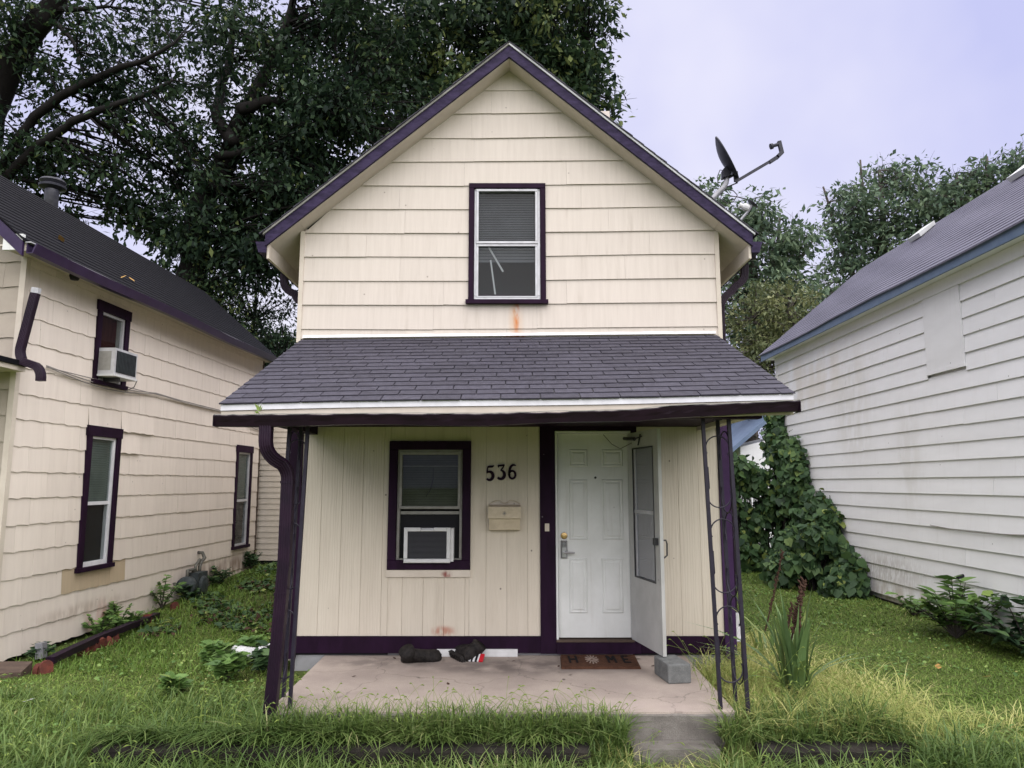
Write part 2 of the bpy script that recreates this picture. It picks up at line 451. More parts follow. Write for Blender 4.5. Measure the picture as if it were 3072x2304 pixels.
p_red = at_x(300, 1830, -4.93)
p_dirt = at_x(640, 1735, -4.85)
MAT['shake'] = M('pinkish cream mineral siding shingle', (0.74, 0.665, 0.585), (0.695, 0.62, 0.545), rough=0.7, nscale=2.4, stretch=(1, 5, 0.5),
    bump=0.18, bscale=38, bstretch=(1, 4, 0.08), objvar=0.07, bdist=0.006, specks=0.5, grime=0.22,
    stains=[((p_red.x, p_red.y, p_red.z - 0.1), (0.4, 0.36, 0.32), (0.42, 0.13, 0.09), 0.7, 5), ((p_dirt.x, p_dirt.y + 0.6, 0.38), (0.5, 2.6, 0.26), (0.20, 0.125, 0.095), 0.75, 9),
            ((-4.95, 8.6, 0.34), (0.5, 1.2, 0.13), (0.40, 0.32, 0.26), 0.6, 14)])
MAT['shake_tan'] = M('unfaded tan siding shingle', (0.50, 0.40, 0.275), (0.46, 0.37, 0.26), rough=0.7, nscale=4, stretch=(1, 5, 0.5), bump=0.15, bscale=38, bstretch=(1, 4, 0.08), bdist=0.005)
MAT['shake_front'] = M('grey cream combed siding shingle', (0.45, 0.395, 0.325), (0.39, 0.34, 0.28), rough=0.7, nscale=3, objvar=0.08, wave=('X', 30.0, 1.2, (1, 1, 0.2), 1.0), bump=0.3, bscale=40)
p_peel = at_x(2650, 1180, 5.6)
MAT['lap_white'] = M('weathered white lap siding', (0.79, 0.79, 0.80), (0.74, 0.74, 0.745), rough=0.55, nscale=2.0, stretch=(1, 0.7, 2), bump=0.12, bscale=25, objvar=0.06, bdist=0.005, specks=0.6, grime=0.12,
    stains=[((5.6, 13.4, 3.7), (0.4, 3.2, 0.9), (0.60, 0.55, 0.47), 0.6, 3.0), ((5.6, p_peel.y + 1.0, 3.0), (0.4, 1.0, 1.3), (0.56, 0.545, 0.50), 0.5, 7.0), ((5.6, p_peel.y - 0.6, 2.2), (0.4, 0.45, 1.3), (0.56, 0.545, 0.51), 0.4, 8.0),
            ((5.6, 10.0, 0.12), (0.4, 5.0, 0.34), (0.42, 0.36, 0.29), 0.7, 7), ((5.6, 8.0, 0.06), (0.4, 2.5, 0.17), (0.06, 0.05, 0.042), 0.95, 16), ((5.6, 11.0, 0.5), (0.4, 1.6, 0.35), (0.30, 0.26, 0.22), 0.45, 30)])
MAT['blue'] = M('slate blue painted fascia', (0.12, 0.165, 0.25), (0.15, 0.20, 0.285), rough=0.55, nscale=5)
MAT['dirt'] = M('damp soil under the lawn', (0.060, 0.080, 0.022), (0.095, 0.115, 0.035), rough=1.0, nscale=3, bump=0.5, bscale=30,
    stains=[((-2.9, 12.0, 0.2), (1.5, 3.6, 1.0), (0.035, 0.024, 0.016), 1.0, 3.0), ((1.0, 5.0, -0.2), (0.7, 0.4, 0.5), (0.10, 0.075, 0.055), 0.9, 5.0)])  # passage: brown litter soil, with the passage's shade darkened into the colour
MAT['bark'] = M('dark wet bark', (0.008, 0.007, 0.007), (0.015, 0.013, 0.012), rough=0.85, nscale=8, stretch=(1, 1, 0.3), bump=0.6, bscale=20, bstretch=(1, 1, 0.3))
MAT['bark_pale'] = M('grey brown bark', (0.06, 0.05, 0.045), (0.09, 0.078, 0.07), rough=0.9, nscale=8, bump=0.5, bscale=20)
MAT['leaf_dark'] = M('dark green tree leaf', (0.03, 0.05, 0.03), attr=[(0.0, (0.009, 0.018, 0.013)), (0.45, (0.022, 0.042, 0.022)), (0.85, (0.050, 0.084, 0.036)), (1.0, (0.14, 0.17, 0.055))], rough=0.6, spec=0.15, translucent=0.25)
MAT['leaf_mid'] = M('grey green tree leaf', (0.05, 0.08, 0.05), attr=[(0.0, (0.042, 0.070, 0.050)), (0.5, (0.088, 0.135, 0.086)), (1.0, (0.16, 0.215, 0.125))], rough=0.6, spec=0.15, translucent=0.25)
MAT['leaf_olive'] = M('olive green tree leaf', (0.09, 0.1, 0.05), attr=[(0.0, (0.055, 0.072, 0.032)), (0.5, (0.11, 0.135, 0.055)), (1.0, (0.19, 0.20, 0.085))], rough=0.55, spec=0.3, translucent=0.25)
MAT['leaf_vine'] = M('glossy dark green vine leaf', (0.03, 0.06, 0.03), attr=[(0.0, (0.022, 0.048, 0.022)), (0.5, (0.050, 0.100, 0.038)), (0.85, (0.10, 0.165, 0.055)), (1.0, (0.22, 0.27, 0.07))], rough=0.55, spec=0.25, translucent=0.15)
MAT['leaf_weed'] = M('fresh green weed leaf', (0.07, 0.13, 0.04), attr=[(0.0, (0.07, 0.14, 0.036)), (0.6, (0.15, 0.26, 0.065)), (1.0, (0.29, 0.38, 0.10))], rough=0.5, spec=0.3, translucent=0.2)
MAT['lawn'] = M('lawn grass blade', (0.07, 0.1, 0.03), attr=[(0.0, (0.066, 0.128, 0.020)), (0.5, (0.140, 0.230, 0.040)), (0.85, (0.235, 0.315, 0.070)), (1.0, (0.38, 0.37, 0.15))], rough=0.55, spec=0.25, translucent=0.25)
MAT['tall'] = M('tall weedy grass blade', (0.07, 0.1, 0.03), attr=[(0.0, (0.065, 0.120, 0.030)), (0.5, (0.135, 0.205, 0.052)), (0.85, (0.22, 0.28, 0.09)), (1.0, (0.36, 0.35, 0.17))], rough=0.5, spec=0.3, translucent=0.3)
MAT['straw'] = M('pale straw grass', (0.3, 0.27, 0.12), attr=[(0.0, (0.22, 0.29, 0.07)), (0.5, (0.48, 0.48, 0.17)), (1.0, (0.70, 0.65, 0.32))], rough=0.7, spec=0.2, translucent=0.3)
MAT['sword'] = M('sword shaped leaf', (0.07, 0.12, 0.05), attr=[(0.0, (0.085, 0.15, 0.055)), (0.7, (0.15, 0.235, 0.08)), (1.0, (0.30, 0.33, 0.10))], rough=0.4, spec=0.4, translucent=0.15)
MAT['stalk'] = M('dried brown seed stalk', (0.085, 0.048, 0.034), (0.05, 0.028, 0.022), rough=0.9, nscale=40)
MAT['terracotta'] = M('red brown clay edging', (0.15, 0.045, 0.032), (0.08, 0.030, 0.025), rough=0.85, nscale=14, bump=0.4, bscale=70, objvar=0.4)
MAT['rubber'] = M('cracked black boot leather', (0.012, 0.011, 0.011), (0.03, 0.026, 0.024), rough=0.6, nscale=30, bump=0.8, bscale=90)
MAT['red'] = M('red packet print', (0.45, 0.02, 0.03), rough=0.4)
MAT['leaf_litter'] = M('yellow brown fallen leaf', (0.42, 0.26, 0.08), (0.30, 0.17, 0.06), rough=0.8, nscale=20)
MAT['meter'] = M('grey green gas meter casing', (0.06, 0.072, 0.074), (0.035, 0.042, 0.045), rough=0.5, nscale=14, bump=0.1, bscale=30)
MAT['pipe_old'] = M('weathered pipe fitting', (0.16, 0.16, 0.14), (0.08, 0.075, 0.065), rough=0.6, nscale=22, metal=0.3)
MAT['cable'] = M('grey cable', (0.25, 0.23, 0.215), rough=0.6)
MAT['dish'] = M('dark grey dish enamel', (0.035, 0.036, 0.045), (0.05, 0.05, 0.06), rough=0.4, nscale=8)
MAT['mast'] = M('galvanised mast', (0.30, 0.30, 0.32), (0.24, 0.24, 0.25), rough=0.4, metal=0.4, nscale=10)
MAT['yellow_leaf'] = M('bright yellow green leaf', (0.35, 0.42, 0.04), rough=0.5, translucent=0.3)

# ------------------------------------------------------------------ ground
def smooth(a, b, x):
    t = min(1.0, max(0.0, (x - a) / (b - a))); return t * t * (3 - 2 * t)
def gh(x, y):                      # height of the yard
    z = 0.0
    z += 0.26 * smooth(8.0, 14.0, y) * smooth(-1.0, -4.0, x)
    z += 0.05 * smooth(8.0, 15.0, y) * smooth(2.0, 5.0, x)
    w = 0.18 if -2.85 < x < 2.75 else 0.75
    z -= 0.22 * smooth(5.30, 5.30 - w, y) if (x > -2.85 and x < 2.75) else 0.22 * smooth(5.5, 4.6, y)
    z += 0.02 * math.sin(x * 2.1 + 1) * math.sin(y * 1.7)
    if -2.2 < x < 2.2 and y > 5.45: z = min(z, 0.0)
    if .8 < x < 1.48 and 4.9 < y < 5.5: z = -.25
    return z
def axis(lo, hi, fine_lo, fine_hi, step):
    a = [lo, lo / 2, lo / 5]
    a = [v for v in a if v < fine_lo] + list(np.arange(fine_lo, fine_hi, step)) + [v for v in (hi / 5, hi / 2, hi) if v > fine_hi]
    return a
gx = axis(-600, 600, -9.0, 9.0, 0.12); gy = [-300, -60, -10] + list(np.arange(0, 18, 0.12)) + [22, 30, 60, 150, 400, 900]
gv = [(x, y, gh(x, y)) for y in gy for x in gx]
nx = len(gx)
gf = [(j * nx + i, j * nx + i + 1, (j + 1) * nx + i + 1, (j + 1) * nx + i) for j in range(len(gy) - 1) for i in range(nx - 1)]
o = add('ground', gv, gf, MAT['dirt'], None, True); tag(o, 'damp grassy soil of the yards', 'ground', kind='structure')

SLAB_Z = 0.143
mb = MB()
mb.hexa([(-1.77, 5.46, -0.3), (1.62, 5.46, -0.3), (1.66, 7.2, -0.3), (-1.80, 7.2, -0.3),
         (-1.77, 5.46, SLAB_Z), (1.62, 5.46, SLAB_Z), (1.66, 7.2, SLAB_Z), (-1.80, 7.2, SLAB_Z)])
o = mb.build('porch_slab', MAT['concrete']); tag(o, 'worn pinkish concrete porch slab', 'porch slab', kind='structure')
n = 24; v = []; f = []; rr = random.Random(2)
for i in range(n + 1):                           # bare rough front face, chipped along its top
    x = -1.765 + 3.38 * i / n; c = rr.uniform(0, .012)
    v += [(x, 5.448 + rr.uniform(-.003, .003), -.35), (x, 5.446 + rr.uniform(-.003, .003), SLAB_Z - .016 - c), (x, 5.459, SLAB_Z - .006 - c)]
for i in range(n):
    for k in range(2): f.append((3 * i + k, 3 * i + 3 + k, 3 * i + 4 + k, 3 * i + 1 + k))
add('slab_face', v, f, MAT['concrete_grey'], o)
o = MB().box(0.84, 1.44, 5.26, 5.440, -0.4, -0.045).build('step', MAT['concrete_grey']); tag(o, 'rough grey concrete step below the porch', 'step', kind='structure')
def kerb_wall(x0, x1, label):
    n = 14; v = []; f = []
    rnd = random.Random(int(x0 * 100))
    for i in range(n + 1):
        x = x0 + (x1 - x0) * i / n
        a, b, c = (rnd.uniform(-.008, .008) for _ in range(3))
        v += [(x, 5.16 + a, -0.4), (x, 5.14 + b, -0.02 + c), (x, 5.165 + b, 0.005 + c), (x, 5.30 + a, 0.004 + b), (x, 5.32, -0.4)]
    for i in range(n):
        for k in range(5):
            p = i * 5 + k; q = i * 5 + (k + 1) % 5
            f.append((p, q, q + 5, p + 5))
    f += [(4, 3, 2, 1, 0), tuple(n * 5 + k for k in range(5))]
    tag(add('retaining_kerb', v, f, MAT['concrete_dark']), label, 'kerb', 'dark concrete kerbs along the front')
kerb_wall(-2.85, 0.53, 'long dark mossy concrete kerb below the porch, half hidden by grass')
kerb_wall(1.68, 2.72, 'short dark concrete kerb below the clump of sword-shaped leaves')

# ------------------------------------------------------------------ the small house with the number 536
H = thing('small_house', 'narrow two-storey cream house with purple trim and the number 536', 'house', (-0.03, 7.17, 0.0))
CX, APEX, SL = -0.03, 6.17, 0.836
XL, XR = -2.15, 2.10
BACK = 14.4
sag = lambda x: 0.013 * max(0.0, x + 0.5)
# core of the walls (sides, back, and the dim rooms behind the windows)
mb = MB()
mb.box(XL + .03, XR - .03, YW + .30, BACK, -.2, 4.42)
mb.raw([(XL + .03, YW + .30, 4.42), (XR - .03, YW + .30, 4.42), (CX, YW + .30, 6.15), (XL + .03, BACK, 4.42), (XR - .03, BACK, 4.42), (CX, BACK, 6.15)],
       [(0, 1, 2), (3, 5, 4), (0, 3, 4, 1), (1, 4, 5, 2), (2, 5, 3, 0)])
mb.build('room_core', MAT['inside'], H)
B('side_wall', MAT['cream'], H, XL, XL + .028, YW, BACK, .1, 4.40)
B('side_wall', MAT['cream'], H, XR - .028, XR, YW, BACK, .1, 4.40)
B('foundation', MAT['foundation'], H, XL + .02, XR - .02, YW + .02, BACK, -.3, .18)

# window openings
def rect(px0, py0, px1, py1, Y):
    a, b = at(px0, py0, Y), at(px1, py1, Y); return a.x, b.x, b.z, a.z
WU = rect(1408, 554, 1638, 912, YW)           # upper window, trim outside
WLo = rect(1171, 1324, 1411, 1708, YW)        # lower window, trim outside

# upper lap siding, board by board
rows_y = [272.7, 341.7, 415, 485.7, 557.5, 628, 699.6, 770.5, 843, 914.8, 988, 1017]
joints = [[], [1474], [1414, 1830], [1422], [1393, 1699], [1199, 1743], [1215, 1826], [1099, 1949], [1200, 1875], [1330, 1700], [1300, 1611], [1218, 1520, 1825]]
zb = [at(1536, y, YW - .02).z for y in rows_y]
gl = lambda z: (APEX - z) / SL
def lap_board(x0b, x1b, x0t, x1t, z0, z1, parent, mat, y=YW, dz=0.0, proud=0.024):
    pts = [(x0b, y - proud, z0 + sag(x0b) + dz), (x1b, y - proud, z0 + sag(x1b) - dz), (x1b, y - proud + .011, z0 + sag(x1b) - dz), (x0b, y - proud + .011, z0 + sag(x0b) + dz),
           (x0t, y - .011, z1 + sag(x0t)), (x1t, y - .011, z1 + sag(x1t)), (x1t, y - .002, z1 + sag(x1t)), (x0t, y - .002, z1 + sag(x0t))]
    return MB().hexa(pts).build('siding_board', mat, parent)
rnd = random.Random(3)
# apex piece
MB().raw([(CX - gl(zb[0]), YW - .022, zb[0] + .004), (CX + gl(zb[0]), YW - .022, zb[0] + .006), (CX, YW - .008, APEX),
          (CX - gl(zb[0]), YW - .004, zb[0] + .004), (CX + gl(zb[0]), YW - .004, zb[0] + .006), (CX, YW - .002, APEX)],
         [(0, 1, 2), (3, 5, 4), (0, 3, 4, 1)]).build('siding_board', MAT['siding'], H)
for k in range(1, len(rows_y)):
    z0, z1 = zb[k], zb[k - 1] + .018
    def lims(z):
        if k <= 6: return max(XL, CX - gl(z)), min(XR, CX + gl(z))
        return XL - .012, XR + .012
    (l0, r0), (l1, r1) = lims(z0), lims(z1)
    segs = []
    xs = [at(px, rows_y[k], YW).x for px in joints[k]]
    cut = z0 < WU[3] - .03 and z1 > WU[2] + .05
    edges = [None] + xs + [None]
    for a, b in zip(edges[:-1], edges[1:]):
        spans = [(a, b)]
        if cut:
            spans = []
            la, rb = (l0 if a is None else a), (r0 if b is None else b)
            if la < WU[0]: spans.append((a, min(rb, WU[0] + .004) if not (b is None and rb <= WU[0]) else b))
            if rb > WU[1]: spans.append((max(la, WU[1] - .004) if not (a is None and la >= WU[1]) else a, b))
        for (p, q) in spans:
            p0, p1 = (l0, l1) if p is None else (p + .0007, p + .0007)
            q0, q1 = (r0, r1) if q is None else (q - .0007, q - .0007)
            if q0 - p0 < .02: continue
            lap_board(p0, q0, p1, q1, z0, z1, H, MAT['siding'], dz=rnd.uniform(-.004, .004), proud=.024 + rnd.uniform(0, .004))
# corner beads of the upper wall
for x, s in ((XL - .016, -1), (XR + .016, 1)):
    B('corner_board', MAT['cream'], H, x - .022, x + .022, YW - .034, YW + .03, at(1536, 1017, YW).z - .04, 4.37)

# gable roof: two slopes, each a deck with shingle courses
ROOF_F, ROOF_B = 6.90, 14.7
EX = 2.46                                        # eave distance from the ridge line
roof = thing('roof', None, None, (CX, ROOF_F, 4.2)); roof.parent = H; roof.location = Vector((CX, ROOF_F, 4.2)) - wat(H)
RT = 0.15                                        # soffit to roof top, measured upright
for s in (-1, 1):
    x1 = CX + s * EX
    zt0, zt1 = APEX + RT, APEX + RT - EX * SL
    mb = MB().hexa([(CX, ROOF_F + .012, zt0 - .03), (x1, ROOF_F + .012, zt1 - .03), (x1, ROOF_B, zt1 - .03), (CX, ROOF_B, zt0 - .03),
                    (CX, ROOF_F + .012, zt0), (x1, ROOF_F + .012, zt1), (x1, ROOF_B, zt1), (CX, ROOF_B, zt0)])
    mb.build('roof_deck', MAT['shingle'], roof)
    nC = 22
    for i in range(nC):                           # shingle courses, seen edge-on along the rake
        a, b = i / nC, (i + 1.12) / nC
        xa, xb = CX + s * (EX + .03) * a, CX + s * (EX + .03) * min(b, 1.0)
        za, zb_ = APEX + RT - abs(xa - CX) * SL, APEX + RT - abs(xb - CX) * SL
        j = rnd.uniform(0, .012)
        MB().hexa([(xa, ROOF_F - .022 - j, za + .002), (xb, ROOF_F - .022 - j, zb_ + .004), (xb, ROOF_B, zb_ + .004), (xa, ROOF_B, za + .002),
                   (xa, ROOF_F - .022 - j, za + .008), (xb, ROOF_F - .022 - j, zb_ + .018), (xb, ROOF_B, zb_ + .018), (xa, ROOF_B, za + .008)]).build('shingle_course', MAT['shingle'], roof)
    # metal drip edge, rake board, soffit
    def slope_bar(name, mat, xa, xb, y0, y1, d0, d1, par):
        za, zbb = APEX - abs(xa - CX) * SL, APEX - abs(xb - CX) * SL
        return MB().hexa([(xa, y0, za + d0), (xb, y0, zbb + d0), (xb, y1, zbb + d0), (xa, y1, za + d0),
                          (xa, y0, za + d1), (xb, y0, zbb + d1), (xb, y1, zbb + d1), (xa, y1, za + d1)]).build(name, mat, par)
    slope_bar('drip_edge', MAT['white'] if s > 0 else MAT['alu_grey'], CX, x1, ROOF_F - .014, ROOF_F + .012, RT - .022, RT + .002, H)
    slope_bar('rake_board', MAT['fascia'], CX, x1 - s * .02, ROOF_F + .002, ROOF_F + .034, 0.0, RT - .022, H)
    slope_bar('soffit', MAT['soffit'], CX, CX + s * 2.12, ROOF_F + .034, YW - .004, -.006, .012, H)
    slope_bar('soffit', MAT['soffit'], CX + s * 2.123, x1 - s * .03, ROOF_F + .036, BACK, -.004, .014, H)
    # eave fascia and gutter along the side
    ze = APEX - EX * SL
    B('eave_board', MAT['cream'], H, min(x1 - s * .03, x1 - s * .055), max(x1 - s * .03, x1 - s * .055), ROOF_F + .04, BACK, ze - .10, ze + .10)
    g = [(0, .11), (0, 0), (.075, 0), (.085, .05), (.11, .11), (.10, .115), (.075, .055), (.068, .008), (.008, .008), (.008, .11)]
    gx0 = x1 - s * .03
    v = []; f = []
    for yy in (ROOF_F + .02, BACK):
        for (a, b) in g: v.append((gx0 + s * a, yy, ze - .045 + b))
    n = len(g)
    for k in range(n): f.append((k, (k + 1) % n, n + (k + 1) % n, n + k))
    f += [tuple(range(n)), tuple(range(2 * n - 1, n - 1, -1))]
    gut = add('eave_gutter', v, f, MAT['fascia'], H)
    MB().raw([(gx0, ROOF_F + .015, ze - .045), (gx0 + s * .075, ROOF_F + .015, ze - .045), (gx0 + s * .11, ROOF_F + .015, ze + .066), (gx0, ROOF_F + .015, ze + .066)], [(0, 1, 2, 3)]).build('end_cap', MAT['fascia'], gut)
# ribbed downspout sections: a soft rectangle with ridges
def rib_prof(w, d, ribs=5):
    p = []
    for i in range(ribs * 4 + 1):
        t = i / (ribs * 4); p.append((-w / 2 + w * t, -d / 2 - (.0035 if i % 4 in (1, 2) else 0)))
    for i in range(ribs * 4 + 1):
        t = i / (ribs * 4); p.append((w / 2 - w * t, d / 2 + (.0035 if i % 4 in (1, 2) else 0)))
    return p
def spout(name, pts, mat, parent, w=.085, d=.062, up=(0, 1, 0), smooth_=False):
    return MB().sweep(pts, rib_prof(w, d), up=up).build(name, mat, parent, smooth_)
def bend(p0, p1, p2, n=5):                       # rounded corner
    p0, p1, p2 = Vector(p0), Vector(p1), Vector(p2)
    return [(p0.lerp(p1, t)).lerp(p1.lerp(p2, t), t) for t in (i / n for i in range(n + 1))]
# right-hand downspout from the eave down the corner
ze = APEX - EX * SL
gxr = CX + EX + .03
pts = [Vector((gxr, 7.35, ze - .04)), Vector((gxr, 7.35, ze - .10))] + bend((gxr, 7.35, ze - .12), (gxr, 7.35, ze - .22), (gxr - .10, 7.35, ze - .27)) \
    + bend((2.30, 7.35, ze - .34), (2.20, 7.34, ze - .40), (2.185, 7.34, ze - .52)) + [Vector((2.185, 7.34, 2.6)), Vector((2.185, 7.34, .45))]
spout('downspout', pts, MAT['spout'], H, .075, .06)
spout('downspout', [(2.19, 7.30, .52), (2.19, 7.28, .40), (2.20, 7.22, .26)], MAT['plastic'], H, .07, .05)
gxl = CX - EX - .03
pts = [Vector((gxl, 7.7, ze - .04)), Vector((gxl, 7.7, ze - .10))] + bend((gxl, 7.7, ze - .12), (gxl, 7.7, ze - .22), (gxl + .12, 7.7, ze - .26)) \
    + bend((-2.36, 7.7, ze - .33), (-2.24, 7.7, ze - .38), (-2.215, 7.7, ze - .5)) + [Vector((-2.215, 7.7, .5))]
spout('downspout', pts, MAT['spout'], H, .08, .06)

# ---- windows
def louvre(name, mat, parent, x0, x1, z0, z1, y, pitch=.028, tilt=.6):
    mb = MB(); z = z0
    while z < z1:
        mb.raw([(x0, y - .010 * tilt, z), (x1, y - .010 * tilt, z), (x1, y + .010 * tilt, z + pitch * .92), (x0, y + .010 * tilt, z + pitch * .92)], [(0, 1, 2, 3)])
        z += pitch
    return mb.build(name, mat, parent)
def frame4(name, mat, parent, x0, x1, z0, z1, t, y0, y1, b=None, tl=None, tr=None, tt=None):
    b = t if b is None else b; tl = t if tl is None else tl; tr = t if tr is None else tr; tt = t if tt is None else tt
    mb = MB()
    mb.cbox(x0, x0 + tl, y0, y1, z0 + b + .0005, z1 - tt - .0005, .004); mb.cbox(x1 - tr, x1, y0, y1, z0 + b + .0005, z1 - tt - .0005, .004)
    mb.cbox(x0, x1, y0, y1, z1 - tt, z1, .004)
    if b: mb.cbox(x0, x1, y0, y1, z0, z0 + b, .004)
    return mb.build(name, mat, parent)
# upper window
x0, x1, z0, z1 = WU
Wn = thing('window', None, None, ((x0 + x1) / 2, YW, z0)); Wn.parent = H; Wn.location = wat(Wn) - wat(H)
frame4('casing', MAT['purple'], Wn, x0, x1, z0, z1, .055, YW - .045, YW + .03, b=0)
B('sill', MAT['purple'], Wn, x0 - .025, x1 + .02, YW - .075, YW + .02, z0 - .008, z0 + .032)
xi0, xi1, zi0, zi1 = x0 + .056, x1 - .056, z0 + .034, z1 - .056
frame4('frame', MAT['alu'], Wn, xi0, xi1, zi0, zi1, .02, YW - .022, YW + .06, tl=.035, tr=.045, b=.045)
zm = at(1536, 730, YW).z
frame4('sash', MAT['alu'], Wn, xi0 + .02, xi1 - .026, zm - .014, zi1 - .004, .026, YW - .034, YW - .012)
frame4('sash', MAT['alu'], Wn, xi0 + .022, xi1 - .03, zi0 + .03, zm - .016, .024, YW - .026, YW - .004, b=.012)
B('pane', MAT['glass'], Wn, xi0 + .05, xi1 - .055, YW + .003, YW + .006, zm + .01, zi1 - .028)
B('pane', MAT['glass'], Wn, xi0 + .05, xi1 - .055, YW + .009, YW + .012, zi0 + .04, zm - .03)
louvre('blind', MAT['blind'], Wn, xi0 + .04, xi1 - .05, zm + .015, zi1 - .02, YW + .05, .019)
louvre('blind', MAT['blind'], Wn, xi0 + .04, xi1 - .05, zm - .19, zm - .01, YW + .052, .034, .45)
MB().bar((xi0 + .17, YW + .03, zm - .17), (xi0 + .22, YW + .04, zi0 + .07), .016, .005, (0, 1, 0)).build('fallen_slat', MAT['blind_white'], Wn)
MB().bar((xi0 + .15, YW + .033, zm - .03), (xi0 + .30, YW + .045, zm - .29), .018, .005, (0, 1, 0)).build('fallen_slat', MAT['blind_white'], Wn)
B('bottom_rail', MAT['purple'], Wn, xi0 + .045, xi1 - .05, YW + .03, YW + .05, zi0 + .03, zi0 + .075)
# lower window
x0, x1, z0, z1 = WLo
Wn = thing('window', None, None, ((x0 + x1) / 2, YW, z0)); Wn.parent = H; Wn.location = wat(Wn) - wat(H)
frame4('casing', MAT['purple'], Wn, x0, x1, z0, z1, .082, YW - .045, YW + .04, b=.09)
B('sill', MAT['cream'], Wn, x0 - .005, x1 + .003, YW - .035, YW + .002, at(1536, 1730, YW).z, z0 - .003)
xi0, xi1, zi0, zi1 = x0 + .083, x1 - .083, z0 + .091, z1 - .083
frame4('frame', MAT['alu_grey'], Wn, xi0, xi1, zi0, zi1, .028, YW - .015, YW + .07, b=.012)
zm = at(1300, 1520, YW).z
frame4('sash', MAT['alu_grey'], Wn, xi0 + .018, xi1 - .018, zm - .022, zi1 - .022, .028, YW - .026, YW - .002)
B('sash_rail', MAT['alu_grey'], Wn, xi0 + .03, xi1 - .03, YW + .02, YW + .04, zm - .075, zm - .045)
B('pane', MAT['glass'], Wn, xi0 + .045, xi1 - .045, YW + .006, YW + .009, zm + .004, zi1 - .045)
louvre('blind', MAT['curtain'], Wn, xi0 + .03, xi1 - .03, zm, zi1 - .03, YW + .06, .024, .4)
B('blind_rail', MAT['alu_grey'], Wn, xi0 + .035, xi1 - .035, YW + .04, YW + .055, zi1 - .17, zi1 - .155)
MB().tube([(xi0 + .35, YW + .035, zi1 - .18), (xi0 + .345, YW + .035, zi1 - .30), (xi0 + .32, YW + .035, zi1 - .40), (xi0 + .28, YW + .035, zi1 - .46)], .004, 5).build('pull_cord', MAT['black'], Wn)

# ---- lower wall: grooved vertical boards
ZC = 2.36                                        # porch ceiling
z_sk = at(1536, 1907, YW).z
DX0, DX1 = at(1675, 1600, YW).x, 1.145            # door
Z_SILL, Z_DTOP = at(1780, 1914, YW).z, at(1780, 1302, YW).z
tx0, tx1 = at(1620, 1600, YW).x, at(1666, 1600, YW).x
BWID = 0.203
def groove_board(xa, xb, za, zt):
    g = .0025
    MB().raw([(xa + .0006, YW, za), (xb - .0006, YW, za), (xb - .0006, YW, zt), (xa + .0006, YW, zt),
              (xa + .0006, YW - .0095, za), (xa + .0006 + g, YW - .012, za), (xb - .0006 - g, YW - .012, za), (xb - .0006, YW - .0095, za),
              (xa + .0006, YW - .0095, zt), (xa + .0006 + g, YW - .012, zt), (xb - .0006 - g, YW - .012, zt), (xb - .0006, YW - .0095, zt)],
             [(0, 3, 2, 1), (4, 5, 9, 8), (5, 6, 10, 9), (6, 7, 11, 10), (0, 4, 8, 3), (7, 1, 2, 11), (0, 1, 7, 6, 5, 4), (3, 8, 9, 10, 11, 2)]).build('siding_board', MAT['grooved'], H)
xa = XL + .07
while xa < tx0 - .01:
    xb = min(xa + BWID, tx0 + .003)
    if xb <= WLo[0] + .01 or xa >= WLo[1] - .01: groove_board(xa, xb, z_sk, ZC)
    else:
        if xa < WLo[0]: groove_board(xa, WLo[0] + .01, z_sk, ZC); xx = WLo[0] + .01
        else: xx = xa
        if xb > WLo[1]: groove_board(WLo[1] - .01, xb, z_sk, ZC); xe = WLo[1] - .01
        else: xe = xb
        groove_board(xx, xe, z_sk, WLo[2] + .005); groove_board(xx, xe, WLo[3] - .005, ZC)
    xa = xb
xa = DX1 + .09
while xa < XR - .03:
    xb = min(xa + BWID, XR - .055); groove_board(xa, xb, z_sk, ZC); xa = xb
    if xa >= XR - .056: break
B('backing', MAT['inside'], H, DX1 + .02, XR - .04, YW + .005, YW + .03, .15, ZC)
B('backing', MAT['inside'], H, XL + .03, WLo[0] + .02, YW + .005, YW + .03, .15, ZC)
# purple boards
B('corner_board', MAT['purple'], H, XL - .06, XL + .07, YW - .03, YW + .12, .12, ZC)
B('corner_board', MAT['purple_lit'], H, XR - .055, XR + .055, YW - .03, YW + .12, .12, ZC)
B('skirt_board', MAT['purple'], H, XL + .071, tx0 - .001, YW - .028, YW + .02, z_sk - .155, z_sk - .002)
B('skirt_board', MAT['purple'], H, DX1 + .10, XR - .056, YW - .028, YW + .02, z_sk - .155, z_sk - .002)
B('door_casing', MAT['purple'], H, tx0, tx1, YW - .032, YW + .06, z_sk - .16, ZC)
B('door_casing', MAT['purple'], H, DX1 + .035, DX1 + .095, YW - .028, YW + .06, z_sk - .16, ZC)
B('door_header', MAT['purple'], H, tx1 + .001, DX1 + .034, YW - .030, YW + .06, Z_DTOP + .03, ZC)
B('door_threshold', MAT['purple'], H, tx1 + .001, DX1 + .034, YW - .045, YW + .10, z_sk - .16, Z_SILL - .035)
B('sill_plate', MAT['wood_brown'], H, tx1 + .002, DX1 + .03, YW - .035, YW + .12, Z_SILL - .033, Z_SILL - .012)
frame4('door_frame', MAT['white_dirty'], H, tx1 + .002, DX1 + .034, Z_SILL - .011, Z_DTOP + .029, .022, YW - .036, YW + .03, b=0)
B('doorbell', MAT['cream'], H, at(1634, 1570, YW).x, at(1647, 1570, YW).x, YW - .045, YW - .030, at(1640, 1593, YW).z, at(1640, 1570, YW).z)
